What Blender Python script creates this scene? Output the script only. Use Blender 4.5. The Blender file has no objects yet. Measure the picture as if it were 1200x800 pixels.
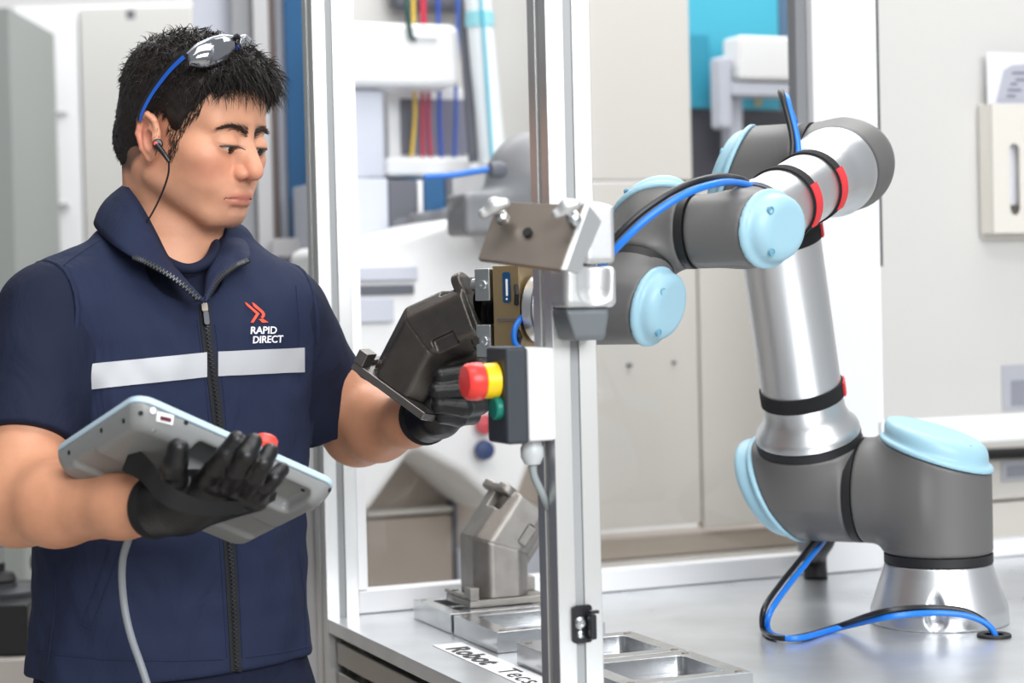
import bpy, bmesh, math, random
import numpy as np
from mathutils import Vector, Matrix

# ------------------------------------------------------------------ camera
SC = bpy.context.scene
COL = SC.collection
F_PX, IMG_W, IMG_H = 2300.0, 1200.0, 800.0
TABLE_Z = 0.95
CAM = np.array([0.0, 0.0, TABLE_Z + 0.468])
PITCH, ROLL = math.radians(-1.37), math.radians(1.35)
_fw = np.array([0, math.cos(PITCH), math.sin(PITCH)])
_r0 = np.array([1.0, 0, 0]); _u0 = np.cross(_r0, _fw)
CR = _r0 * math.cos(ROLL) - _u0 * math.sin(ROLL)
CU = _r0 * math.sin(ROLL) + _u0 * math.cos(ROLL)
CF = _fw
cam_d = bpy.data.cameras.new('camera'); cam_o = bpy.data.objects.new('camera', cam_d); COL.objects.link(cam_o)
cam_d.sensor_width = 36.0; cam_d.lens = 36.0 * F_PX / IMG_W; cam_d.clip_start = 0.05; cam_d.clip_end = 60
cam_o.matrix_world = Matrix(((CR[0], CU[0], -CF[0], CAM[0]), (CR[1], CU[1], -CF[1], CAM[1]), (CR[2], CU[2], -CF[2], CAM[2]), (0, 0, 0, 1)))
cam_d.dof.use_dof = True; cam_d.dof.focus_distance = 2.40; cam_d.dof.aperture_fstop = 4.0
SC.camera = cam_o

# ------------------------------------------------------------------ world, lamps, exposure
W = bpy.data.worlds.new('world'); SC.world = W; W.use_nodes = True
W.node_tree.nodes['Background'].inputs[0].default_value = (0.95, 0.97, 1.0, 1)
W.node_tree.nodes['Background'].inputs[1].default_value = 0.45
SC.view_settings.view_transform = 'Standard'; SC.view_settings.look = 'None'
SC.view_settings.gamma = 1.0; SC.view_settings.use_curve_mapping = False
SC.view_settings.exposure = 0.12
def area(name, loc, aim, sx, sy, power, color=(1, 1, 1)):
    L = bpy.data.lights.new(name, 'AREA'); L.shape = 'RECTANGLE'; L.size = sx; L.size_y = sy; L.energy = power; L.color = color
    o = bpy.data.objects.new(name, L); COL.objects.link(o); o.location = loc
    o.rotation_euler = (Vector(aim) - Vector(loc)).to_track_quat('-Z', 'Y').to_euler()
    return o
area('window_light', (1.7, -1.7, 3.0), (0.2, 2.5, 1.1), 3.2, 1.7, 200, (0.97, 0.985, 1.0))
area('ceiling_lamp', (0.2, 1.2, 3.7), (0.1, 2.4, 1.0), 2.6, 0.9, 45, (1, 0.98, 0.95))
area('ceiling_lamp.001', (0.3, 5.2, 3.9), (0.3, 5.6, 0.0), 4.5, 1.6, 120)
area('ceiling_lamp.002', (0.6, 3.3, 3.5), (0.5, 2.8, 1.0), 2.0, 0.6, 35)

# ------------------------------------------------------------------ geometry helpers
def A(*v): return np.array(v, float)
def nrm(v): v = np.asarray(v, float); return v / np.linalg.norm(v)
def at(px, py, d): return CAM + d * ((px - 600) / F_PX * CR - (py - 400) / F_PX * CU + CF)
def ground(px, py, z):
    r = at(px, py, 1.0) - CAM
    return CAM + r * ((z - CAM[2]) / r[2])
def proj(P):
    q = np.asarray(P, float) - CAM; d = q @ CF
    return (600 + F_PX * (q @ CR) / d, 400 - F_PX * (q @ CU) / d, d)
class Fr:
    """an orthonormal frame: origin and three axes"""
    def __init__(s, o, x, y, z): s.o, s.x, s.y, s.z = A(*o), nrm(x), nrm(y), nrm(z)
    def w(s, p): p = np.atleast_2d(np.asarray(p, float)); return s.o + p[:, :1] * s.x + p[:, 1:2] * s.y + p[:, 2:3] * s.z
    def p(s, a, b, c): return s.o + a * s.x + b * s.y + c * s.z
    def l(s, P): q = np.asarray(P) - s.o; return np.stack([q @ s.x, q @ s.y, q @ s.z], -1)
def frame(o, z, hint=(0, 0, 1)):
    z = nrm(z); x = np.cross(hint, z)
    if np.linalg.norm(x) < 1e-4: x = np.cross((0, 1, 0), z)
    x = nrm(x); return Fr(o, x, np.cross(z, x), z)
THETA = math.radians(22.7)
BX = A(math.cos(THETA), math.sin(THETA), 0); AY = A(-math.sin(THETA), math.cos(THETA), 0); UP = A(0, 0, 1)
CELL = Fr(ground(383.5, 725, TABLE_Z), BX, AY, UP)          # u along the back panel, v away, z above table top
WORLD = Fr((0, 0, 0), (1, 0, 0), (0, 1, 0), (0, 0, 1))

ORG = {}
def tag(o, label, cat, group=None, kind=None):
    if label: o['label'] = label
    if cat: o['category'] = cat
    if group: o['group'] = group
    if kind: o['kind'] = kind
    return o
def thing(name, label, cat, base, group=None, kind=None):
    o = bpy.data.objects.new(name, None); COL.objects.link(o); o.location = tuple(base); o.empty_display_size = .05
    ORG[o.name] = A(*base)
    return tag(o, label, cat, group, kind)
def mesh_obj(name, v, f, mat, parent=None, bevel=0, sharp=38, seg=2, smooth=True):
    v = np.asarray(v, float).reshape(-1, 3)
    if parent is not None: org = ORG[parent.name]
    else: org = A((v[:, 0].min() + v[:, 0].max()) / 2, (v[:, 1].min() + v[:, 1].max()) / 2, v[:, 2].min())
    me = bpy.data.meshes.new(name)
    me.from_pydata((v - org).tolist(), [], f if isinstance(f, list) else f.tolist())
    me.validate(); me.update()
    o = bpy.data.objects.new(name, me); COL.objects.link(o); ORG[o.name] = org
    if parent is None: o.location = tuple(org)
    else: o.parent = parent
    if mat is not None: me.materials.append(mat)
    if smooth:
        me.shade_smooth()
        if sharp: me.set_sharp_from_angle(angle=math.radians(sharp))
    if bevel:
        m = o.modifiers.new('bevel', 'BEVEL'); m.width = bevel; m.segments = seg; m.limit_method = 'ANGLE'; m.angle_limit = math.radians(30)
        m.harden_normals = True
    return o
class MB:
    def __init__(s): s.v, s.f, s.n = [], [], 0
    def add(s, v, f):
        v = np.asarray(v, float).reshape(-1, 3); s.v.append(v)
        s.f += [tuple(int(i) + s.n for i in q) for q in f]; s.n += len(v); return s
    def box(s, lo, hi, fr=WORLD):
        x0, y0, z0 = lo; x1, y1, z1 = hi
        p = [(x0, y0, z0), (x1, y0, z0), (x1, y1, z0), (x0, y1, z0), (x0, y0, z1), (x1, y0, z1), (x1, y1, z1), (x0, y1, z1)]
        return s.add(fr.w(p), [(0, 3, 2, 1), (4, 5, 6, 7), (0, 1, 5, 4), (1, 2, 6, 5), (2, 3, 7, 6), (3, 0, 4, 7)])
    def lathe(s, a, axis, prof, n=40, caps=True):
        """prof: list of (radius, height along axis)"""
        fr = frame(a, axis); v = []; f = []
        for r, t in prof:
            for k in range(n):
                an = 2 * math.pi * k / n; v.append((r * math.cos(an), r * math.sin(an), t))
        m = len(prof)
        for i in range(m - 1):
            for k in range(n):
                k2 = (k + 1) % n; f.append((i * n + k, i * n + k2, (i + 1) * n + k2, (i + 1) * n + k))
        if caps: f.append(tuple(range(n - 1, -1, -1))); f.append(tuple((m - 1) * n + k for k in range(n)))
        return s.add(fr.w(v), f)
    def cyl(s, a, b, r0, r1=None, n=28):
        a, b = A(*a), A(*b); return s.lathe(a, b - a, [(r0, 0), (r0 if r1 is None else r1, np.linalg.norm(b - a))], n)
    def tube(s, path, r, n=8):
        path = np.asarray(path, float); m = len(path); r = np.broadcast_to(np.asarray(r, float), (m,))
        t = np.gradient(path, axis=0); t /= np.linalg.norm(t, axis=1)[:, None] + 1e-12
        x = np.cross(t[0], (0, 0, 1)); x = np.cross(t[0], (0, 1, 0)) if np.linalg.norm(x) < .1 else x
        v = []; f = []
        for i in range(m):
            x = nrm(x - t[i] * (x @ t[i])); y = np.cross(t[i], x)
            for k in range(n):
                an = 2 * math.pi * k / n; v.append(path[i] + r[i] * (math.cos(an) * x + math.sin(an) * y))
        for i in range(m - 1):
            for k in range(n):
                k2 = (k + 1) % n; f.append((i * n + k, i * n + k2, (i + 1) * n + k2, (i + 1) * n + k))
        f.append(tuple(range(n - 1, -1, -1))); f.append(tuple((m - 1) * n + k for k in range(n)))
        return s.add(v, f)
    def prism(s, poly, fr, z0, z1):
        n = len(poly); p = [(x, y, z0) for x, y in poly] + [(x, y, z1) for x, y in poly]
        ar = sum(poly[i][0] * poly[(i + 1) % n][1] - poly[(i + 1) % n][0] * poly[i][1] for i in range(n))
        f = [tuple(range(n - 1, -1, -1)), tuple(range(n, 2 * n))] + [(i, (i + 1) % n, n + (i + 1) % n, n + i) for i in range(n)]
        if ar < 0: f = [q[::-1] for q in f]
        return s.add(fr.w(p), f)
    def build(s, name, mat, parent=None, **k): return mesh_obj(name, np.concatenate(s.v), s.f, mat, parent, **k)
def spline(pts, n=60):
    """Catmull-Rom through points"""
    p = np.asarray(pts, float); p = np.vstack([2 * p[0] - p[1], p, 2 * p[-1] - p[-2]]); out = []
    m = len(p) - 3
    for j in range(n + 1):
        t = j / n * m; i = min(int(t), m - 1); t -= i
        a, b, c, d = p[i:i + 4]
        out.append(.5 * ((2 * b) + (c - a) * t + (2 * a - 5 * b + 4 * c - d) * t * t + (3 * b - a - 3 * c + d) * t ** 3))
    return np.array(out)

# ------------------------------------------------------------------ signed distance shapes and their mesher
def smin(a, b, k):
    h = np.clip(.5 + .5 * (b - a) / k, 0, 1); return b + (a - b) * h - k * h * (1 - h)
def smax(a, b, k): return -smin(-a, -b, k)
def s_ell(P, c, r, fr=None):
    q = (P - c) if fr is None else np.stack([(P - c) @ fr.x, (P - c) @ fr.y, (P - c) @ fr.z], -1)
    r = np.asarray(r, float); k0 = np.linalg.norm(q / r, axis=-1); k1 = np.linalg.norm(q / r ** 2, axis=-1) + 1e-9
    return k0 * (k0 - 1) / k1
def s_cap(P, a, b, ra, rb=None):
    rb = ra if rb is None else rb
    ab = A(*b) - A(*a); q = P - A(*a); t = np.clip(q @ ab / (ab @ ab), 0, 1)
    return np.linalg.norm(q - t[..., None] * ab, axis=-1) - (ra + (rb - ra) * t)
def s_chain(P, pts, rs, k=.01):
    d = None
    for i in range(len(pts) - 1):
        e = s_cap(P, pts[i], pts[i + 1], rs[i], rs[i + 1]); d = e if d is None else smin(d, e, k)
    return d
def s_cyl(P, a, b, r, rd=.003):
    a, b = A(*a), A(*b); L = np.linalg.norm(b - a); ax = (b - a) / L; q = P - a; t = q @ ax
    rad = np.linalg.norm(q - t[..., None] * ax, axis=-1)
    dx = rad - r + rd; dy = np.abs(t - L / 2) - L / 2 + rd
    return np.minimum(np.maximum(dx, dy), 0) + np.hypot(np.maximum(dx, 0), np.maximum(dy, 0)) - rd
def s_box(P, fr, lo, hi, rd=.003):
    c = (A(*lo) + A(*hi)) / 2; h = (A(*hi) - A(*lo)) / 2 - rd
    q = np.abs(fr.l(P) - c) - h
    return np.linalg.norm(np.maximum(q, 0), axis=-1) + np.minimum(q.max(-1), 0) - rd
def s_pl(P, o, n): return (P - A(*o)) @ nrm(n)
def mesh_sdf(f, lo, hi, h, blk=4, lip=1.35):
    lo, hi = A(*lo), A(*hi); nc = np.ceil((hi - lo) / (h * blk)).astype(int) + 1; H = h * blk
    ax = [lo[i] + (np.arange(nc[i]) + .5) * H - h / 2 for i in range(3)]
    G = np.stack(np.meshgrid(*ax, indexing='ij'), -1)
    c = f(G.reshape(-1, 3)).reshape(nc)
    act = np.abs(c) < H * .87 * lip + h
    val = np.repeat(np.repeat(np.repeat(c, blk, 0), blk, 1), blk, 2).astype(np.float32)
    m = np.repeat(np.repeat(np.repeat(act, blk, 0), blk, 1), blk, 2)
    ii = np.argwhere(m); pts = lo + ii * h
    for s in range(0, len(pts), 400000): val[tuple(ii[s:s + 400000].T)] = f(pts[s:s + 400000])
    ins = val < 0; N = val.shape
    cnt = np.zeros((N[0] - 1, N[1] - 1, N[2] - 1), np.int8)
    sl = lambda o, n: slice(o, n - 1 + o)
    for dx in (0, 1):
        for dy in (0, 1):
            for dz in (0, 1): cnt += ins[sl(dx, N[0]), sl(dy, N[1]), sl(dz, N[2])]
    ci = np.argwhere((cnt > 0) & (cnt < 8)); idx = -np.ones(cnt.shape, np.int32); idx[tuple(ci.T)] = np.arange(len(ci))
    acc = np.zeros((len(ci), 3)); wn = np.zeros(len(ci))
    cor = [(x, y, z) for x in (0, 1) for y in (0, 1) for z in (0, 1)]
    for a in cor:
        for ax_ in range(3):
            if a[ax_]: continue
            b = list(a); b[ax_] = 1
            va = val[tuple((ci + a).T)]; vb = val[tuple((ci + b).T)]
            k = (va < 0) != (vb < 0); t = va[k] / (va[k] - vb[k])
            e = np.array(a, float)[None] + t[:, None] * (np.array(b) - np.array(a))[None]
            acc[k] += e; wn[k] += 1
    V = lo + (ci + acc / wn[:, None]) * h
    for _ in range(2):
        e = h * .3; d = f(V); g = np.stack([f(V + e * np.eye(3)[i]) - f(V - e * np.eye(3)[i]) for i in range(3)], -1) / (2 * e)
        st = d[:, None] * g / (np.sum(g * g, -1)[:, None] + .05); ln = np.linalg.norm(st, axis=1)[:, None]
        V = V - st * np.minimum(1, .5 * h / (ln + 1e-9))
    F = []
    for ax_ in range(3):
        o1, o2 = [(1, 2), (2, 0), (0, 1)][ax_]
        s0 = [slice(None)] * 3; s1 = [slice(None)] * 3; s0[ax_] = slice(0, -1); s1[ax_] = slice(1, None)
        ch = ins[tuple(s0)] != ins[tuple(s1)]
        e = np.argwhere(ch); e = e[(e[:, o1] > 0) & (e[:, o2] > 0) & (e[:, o1] < N[o1] - 1) & (e[:, o2] < N[o2] - 1)]
        q = []
        for d1, d2 in ((1, 1), (0, 1), (0, 0), (1, 0)):
            c_ = e.copy(); c_[:, o1] -= d1; c_[:, o2] -= d2; q.append(idx[tuple(c_.T)])
        q = np.stack(q, -1); fl = ~ins[tuple(e.T)]; q[fl] = q[fl][:, ::-1]; F.append(q)
    return V, np.concatenate(F)
def sdf_obj(name, f, lo, hi, h, mat, parent=None, sharp=0, colfn=None):
    V, Fq = mesh_sdf(f, lo, hi, h)
    o = mesh_obj(name, V, Fq, mat, parent, sharp=sharp)
    if colfn is not None:
        c = np.ones((len(V), 4), np.float32); c[:, :3] = colfn(V)
        at_ = o.data.color_attributes.new('tone', 'FLOAT_COLOR', 'POINT'); at_.data.foreach_set('color', c.ravel())
    return o
def bbox(pts, m):
    p = np.array(pts); return p.min(0) - m, p.max(0) + m

# ------------------------------------------------------------------ materials
def lin(c): return tuple(((x / 255) / 12.92 if x / 255 <= .04045 else ((x / 255 + .055) / 1.055) ** 2.4) for x in c)
MATS = {}
def mat(name, rgb, rough=.5, metal=0., var=0., vscale=20., bump=0., bscale=200., coat=0., spec=.5, stretch=None, sheen=0., trans=0., detail=4):
    if name in MATS: return MATS[name]
    m = bpy.data.materials.new(name); m.use_nodes = True; nt = m.node_tree; b = nt.nodes['Principled BSDF']; MATS[name] = m
    L = nt.links.new; c = lin(rgb) + (1,)
    b.inputs['Base Color'].default_value = c; b.inputs['Roughness'].default_value = rough; b.inputs['Metallic'].default_value = metal
    b.inputs['Coat Weight'].default_value = coat; b.inputs['Specular IOR Level'].default_value = spec
    b.inputs['Sheen Weight'].default_value = sheen; b.inputs['Transmission Weight'].default_value = trans
    if var or bump:
        tc = nt.nodes.new('ShaderNodeTexCoord'); mp = nt.nodes.new('ShaderNodeMapping'); L(tc.outputs['Object'], mp.inputs[0])
        if stretch: mp.inputs['Scale'].default_value = stretch
    if var:
        n = nt.nodes.new('ShaderNodeTexNoise'); n.inputs['Scale'].default_value = vscale; n.inputs['Detail'].default_value = detail; L(mp.outputs[0], n.inputs[0])
        r = nt.nodes.new('ShaderNodeValToRGB'); L(n.outputs[0], r.inputs[0])
        r.color_ramp.elements[0].position = .3; r.color_ramp.elements[1].position = .7
        r.color_ramp.elements[0].color = tuple(x * (1 - var) for x in c[:3]) + (1,); r.color_ramp.elements[1].color = tuple(min(1, x * (1 + var)) for x in c[:3]) + (1,)
        L(r.outputs[0], b.inputs['Base Color'])
        ma = nt.nodes.new('ShaderNodeMapRange'); L(n.outputs[0], ma.inputs[0]); ma.inputs[3].default_value = rough * (1 - var * .6); ma.inputs[4].default_value = min(1, rough * (1 + var * .6))
        L(ma.outputs[0], b.inputs['Roughness'])
    if bump:
        n2 = nt.nodes.new('ShaderNodeTexNoise'); n2.inputs['Scale'].default_value = bscale; n2.inputs['Detail'].default_value = detail; L(mp.outputs[0], n2.inputs[0])
        bp = nt.nodes.new('ShaderNodeBump'); bp.inputs['Strength'].default_value = bump; bp.inputs['Distance'].default_value = .002; L(n2.outputs[0], bp.inputs['Height']); L(bp.outputs[0], b.inputs['Normal'])
    return m
def glass_mat(name, tint=(.985, .985, .985), refl=1.0):
    m = bpy.data.materials.new(name); m.use_nodes = True; nt = m.node_tree; nt.nodes.remove(nt.nodes['Principled BSDF']); MATS[name] = m
    t = nt.nodes.new('ShaderNodeBsdfTransparent'); t.inputs[0].default_value = tint + (1,)
    g = nt.nodes.new('ShaderNodeBsdfGlossy'); g.inputs['Roughness'].default_value = .02; g.inputs[0].default_value = (refl, refl, refl, 1)
    fr = nt.nodes.new('ShaderNodeFresnel'); fr.inputs[0].default_value = 1.45
    mx = nt.nodes.new('ShaderNodeMixShader'); L = nt.links.new
    ge = nt.nodes.new('ShaderNodeNewGeometry'); sb_ = nt.nodes.new('ShaderNodeMath'); sb_.operation = 'SUBTRACT'; sb_.inputs[0].default_value = 1; L(ge.outputs['Backfacing'], sb_.inputs[1])
    ml_ = nt.nodes.new('ShaderNodeMath'); ml_.operation = 'MULTIPLY'; L(fr.outputs[0], ml_.inputs[0]); L(sb_.outputs[0], ml_.inputs[1])   # reflect at the outer faces only
    L(ml_.outputs[0], mx.inputs[0]); L(t.outputs[0], mx.inputs[1]); L(g.outputs[0], mx.inputs[2]); L(mx.outputs[0], nt.nodes['Material Output'].inputs[0])
    return m
M_WHITE = mat('white_powder_coat', (240, 241, 242), .38)
M_WHITEW = mat('white_wall_paint', (238, 238, 237), .7)
M_GREYPANEL = mat('light_grey_sheet', (206, 205, 202), .5)
M_ALU = mat('anodised_aluminium', (178, 178, 176), .34, 1.0, var=.06, vscale=60, stretch=(1, 1, .05))
M_ALUBR = mat('brushed_aluminium', (222, 224, 226), .36, 1.0, bump=.04, bscale=300, stretch=(1, 1, 12))
M_MACH = mat('machined_aluminium', (205, 207, 209), .24, 1.0, var=.08, vscale=30)
M_STEEL = mat('steel_table_sheet', (214, 217, 220), .28, .75, var=.1, vscale=9, bump=.03, bscale=120)
M_CAST = mat('cast_iron_grey', (150, 146, 141), .40, .85, var=.12, vscale=35, bump=.25, bscale=700)
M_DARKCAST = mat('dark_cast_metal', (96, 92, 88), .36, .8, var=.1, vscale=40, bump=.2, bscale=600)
M_RGREY = mat('robot_grey_paint', (98, 97, 96), .5, .15, bump=.03, bscale=900)
M_RBLUE = mat('robot_light_blue_plastic', (150, 189, 205), .42)
M_BLACK = mat('black_rubber', (20, 20, 22), .55)
M_BLACKPL = mat('black_plastic', (24, 25, 28), .35)
M_STRAP = mat('black_hook_and_loop', (16, 16, 18), .9, bump=.5, bscale=1200)
M_REDSTRAP = mat('red_strap', (214, 44, 52), .6)
M_BLUE = mat('blue_cable_sheath', (22, 116, 216), .35)
M_ZINC = mat('zinc_plated_steel', (200, 204, 206), .28, 1.0)
M_DSTEEL = mat('brown_grey_steel', (138, 129, 120), .42, .8, var=.1, vscale=14)
M_GLASS = glass_mat('clear_polycarbonate')
# ================================================================== room shell
M_FLOOR = mat('floor_screed', (188, 182, 174), .45, var=.08, vscale=3)
wl = MB().box((-3.4, -3, .0005), (-3.2, 7.99, 4.2)).build('light_block_left', mat('light_block_grey', (112, 114, 116), .7)); tag(wl, 'unseen grey wall added to block light from the left', None, kind='structure')  # out of view, added to block light and darken left-facing sides
f_ = MB().box((-6, -3, -.1), (7, 9, 0)).build('floor', M_FLOOR); tag(f_, 'pale beige screed floor of the workshop', None, kind='structure')

# ================================================================== enclosure frame
def slot_poly(w, d, slots_w=1, slots_d=1, g=.005, dep=.007):
    """outline of an aluminium profile with a groove in each side, corner at 0,0"""
    def side(L, n):
        o = []
        for k in range(n):
            c = L * (k + .5) / n; o += [(c - g, 0), (c - g, dep), (c + g, dep), (c + g, 0)]
        return [(0, 0)] + o
    P = [(x, y) for x, y in side(w, slots_w)] + [(w - y, x) for x, y in side(d, slots_d)]
    P += [(w - x, d - y) for x, y in side(w, slots_w)] + [(y, d - x) for x, y in side(d, slots_d)]
    return P
M_POSTW = mat('pale_grey_coat', (216, 217, 219), .4)
V2 = -.837
U3 = .843
FR = thing('enclosure_frame', 'slotted aluminium enclosure frame with clear panes standing around the robot table', 'machine frame', (CELL.o[0], CELL.o[1], 0))
def post(u, v, w, d, z0, z1, sw=1, name='post'):
    return MB().prism(slot_poly(w, d, sw, 1), Fr(CELL.p(u, v, 0), BX, AY, UP), z0 - TABLE_Z, z1 - TABLE_Z).build(name, M_PROF, FR, bevel=.0012)
M_PROF = mat('profile_aluminium', (224, 225, 224), .36, .85, bump=.03, bscale=80, stretch=(1, 1, .03))
post(0, 0, .05, .05, .02, 2.6)
post(0, V2, .052, .05, .02, 2.6)
MB().box((U3, 0, .001), (U3 + .114, .05, 1.65), CELL).build('post', M_POSTW, FR, bevel=.003)
M_SLOTSHADE = mat('slot_shade_grey', (150, 153, 155), .5)
def insert(u, v, z0, z1): return MB().box((u - .0047, v + .0025, z0 - TABLE_Z), (u + .0047, v + .0068, z1 - TABLE_Z), CELL).build('slot_shade', M_SLOTSHADE, FR)  # grey strip laid in the groove to stand in for its shade
insert(.025, 0, .03, 2.59); insert(.026, V2, .03, 2.59)
def rail(u0, u1, v0, v1, z0, z1, name='rail', m=None): return MB().box((u0, v0, z0), (u1, v1, z1), CELL).build(name, m or M_PROF, FR, bevel=.0015)
rail(.052, U3 - .002, .012, .05, .001, .034, m=M_POSTW)
rail(U3 + .116, 1.9, .0, .045, .200, .243, m=M_POSTW)
rail(U3 + .116, 1.9, .012, .045, .001, .03, m=M_POSTW)
M_FRAMEW = mat('white_pane_frame', (236, 237, 239), .4)
MB().box((.051, .018, .035), (.07, .045, 1.6), CELL).build('pane_frame', M_FRAMEW, FR, bevel=.001)
MB().box((U3 - .02, .018, .035), (U3 - .002, .045, 1.6), CELL).build('pane_frame', mat('grey_gasket', (120, 122, 126), .5), FR, bevel=.001)
MB().box((.071, .028, .035), (U3 - .021, .033, 1.6), CELL).build('glass_pane', M_GLASS, FR, smooth=False)
MB().box((U3 + .135, .020, .244), (1.9, .026, 1.6), CELL).build('glass_pane', M_GLASS, FR, smooth=False)
MB().box((U3 + .116, .01, .244), (U3 + .128, .045, 1.6), CELL).build('pane_frame', M_FRAMEW, FR, bevel=.001)
MB().box((U3 + .129, .012, .50), (U3 + .134, .04, 1.6), CELL).build('gasket', M_BLACK, FR)
# caps and slots at the foot of the white double post
# ================================================================== table
TB = thing('work_table', 'steel topped work table with slotted aluminium side rails', 'table', CELL.p(0, 0, -TABLE_Z))
tt = [(.001, -1.25), (1.9, -1.25), (1.9, .06), (.0515, .06), (.0515, -.001), (.001, -.001), (.001, V2 + .0515), (.0535, V2 + .0515), (.0535, V2 - .001), (.001, V2 - .001)]
MB().prism(tt, CELL, -.02, 0).build('table_top', M_STEEL, TB, bevel=.001)
M_TSIDE = mat('table_rail_aluminium', (170, 166, 160), .36, .9)
for z0, z1 in ((-.066, -.034), (-.118, -.078)):
    MB().box((.012, V2 + .053, z0), (.05, -.004, z1), CELL).build('side_rail', M_TSIDE, TB, bevel=.002)
    MB().box((.012, -1.2, z0), (.05, V2 - .003, z1), CELL).build('side_rail', M_TSIDE, TB, bevel=.002)
MB().box((.0535, -1.2, -.14), (.0615, -.004, -.0205), CELL).build('side_panel', M_BLACKPL, TB)
MB().box((.062, -1.2, -.14), (1.85, -.05, -.12), CELL).build('under_frame', M_TSIDE, TB)
for u, v in ((.07, -1.2), (1.8, -1.2), (1.8, -.06), (.07, -.1)):
    MB().box((u, v, -TABLE_Z), (u + .045, v + .045, -.1205), CELL).build('leg', M_TSIDE, TB, bevel=.002)
# small black plugs in the table top
# sticker with lettering
M_STICK = mat('white_sticker', (246, 246, 247), .35)
M_INK = mat('black_ink', (22, 22, 26), .5)
ST = MB().box((.058, -.60, .0004), (.100, -.285, .0009), CELL).build('lettered_sticker', M_STICK)
tag(ST, 'white sticker with black lettering along the table edge', 'sticker')
def text_mesh(name, s, size, fr, m, parent, extrude=.0003, spacing=1.0, bold=0.0, sx=1.0):
    c = bpy.data.curves.new(name, 'FONT'); c.body = s; c.size = size; c.extrude = extrude; c.space_character = spacing; c.offset = bold; c.resolution_u = 3
    o = bpy.data.objects.new(name, c); COL.objects.link(o)
    bpy.context.view_layer.update()
    me = o.evaluated_get(bpy.context.evaluated_depsgraph_get()).to_mesh()
    v = np.array([x.co[:] for x in me.vertices]); f = [tuple(p.vertices) for p in me.polygons]
    bpy.data.objects.remove(o)
    v[:, 0] *= sx
    return v, f
def text_part(name, s, size, fr, m, parent, **k):
    v, f = text_mesh(name, s, size, fr, m, parent, **k)
    return mesh_obj(name, fr.w(v), f, m, parent, smooth=False)
tfr = Fr(CELL.p(.064, -.318, .0011), -AY, BX, UP)
text_part('lettering', 'Robot', .042, tfr, M_INK, ST, bold=.0012, spacing=1.04, sx=1.2)
text_part('lettering', 'Tecs', .040, Fr(CELL.p(.064, -.49, .0011), -AY, BX, UP), M_INK, ST, spacing=1.1, sx=1.2)

# ================================================================== fixture blocks
def rrect(x0, y0, x1, y1, r, n=5):
    o = []
    for cx, cy, a0 in ((x1 - r, y1 - r, 0), (x0 + r, y1 - r, 90), (x0 + r, y0 + r, 180), (x1 - r, y0 + r, 270)):
        for k in range(n + 1):
            a = math.radians(a0 + 90 * k / n); o.append((cx + r * math.cos(a), cy + r * math.sin(a)))
    return o
def pocket_block(name, label, u0, v0, u1, v1, H, pk, depth=.02, r=.012, group='milled fixture blocks on the table'):
    """a milled block with one pocket (built as a ring of faces), dowel holes and screws"""
    t = thing(name, label, 'fixture block', CELL.p((u0 + u1) / 2, (v0 + v1) / 2, 0), group)
    fr = Fr(CELL.p(u0, v0, 0), BX, AY, UP); w, d = u1 - u0, v1 - v0
    n = 6; inner = rrect(pk[0], pk[1], pk[2], pk[3], r, n - 1); m = len(inner)
    outer = []
    cs = [(w, d), (0, d), (0, 0), (w, 0)]
    for c in cs: outer += [c] * n
    bm = bmesh.new()
    def ring(p, z): return [bm.verts.new(fr.p(x, y, z)) for x, y in p]
    ot = [bm.verts.new(fr.p(x, y, H)) for x, y in cs]; ob = [bm.verts.new(fr.p(x, y, 0.0005)) for x, y in cs]
    it = ring(inner, H); ib = ring(inner, H - depth)
    for i in range(4):
        j = (i + 1) % 4; bm.faces.new((ot[i], ob[i], ob[j], ot[j]))
        for k in range(n - 1): bm.faces.new((ot[i], it[i * n + k + 1], it[i * n + k]))
        a, b = i * n + n - 1, (j * n) % m
        bm.faces.new((ot[i], ot[j], it[b], it[a]))
    for k in range(m): bm.faces.new((it[k], it[(k + 1) % m], ib[(k + 1) % m], ib[k]))
    bm.faces.new(ib); bm.faces.new(ob[::-1])
    bmesh.ops.recalc_face_normals(bm, faces=bm.faces)
    bm.verts.index_update(); V = [x.co[:] for x in bm.verts]; Fq = [tuple(x.index for x in f.verts) for f in bm.faces]
    bm.free()
    mesh_obj('block', V, Fq, M_MACH, t, bevel=.0008)
    for x, y in ((.012, .012), (w - .012, .012), (.012, d - .012), (w - .012, d - .012)):
        MB().cyl(fr.p(x, y, H - .002), fr.p(x, y, H + .0006), .0045, n=14).build('dowel', M_DSTEEL, t)
    return t
HB = .028
pocket_block('fixture_block', 'milled aluminium block carrying the upright cast housing', .112, -.215, .268, -.062, HB, (.02, .02, .136, .132), .012)
pocket_block('fixture_block', 'milled aluminium block with open pocket touching the block under the upright casting', .112, -.384, .268, -.226, HB, (.024, .022, .134, .138))
pocket_block('fixture_block', 'milled pocket tray half hidden behind the near post', .106, -.619, .268, -.463, HB, (.022, .022, .14, .134))
pocket_block('fixture_block', 'milled pocket tray in front of the half hidden one beside the near post', .106, -.779, .268, -.623, HB, (.022, .022, .14, .134))
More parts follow.
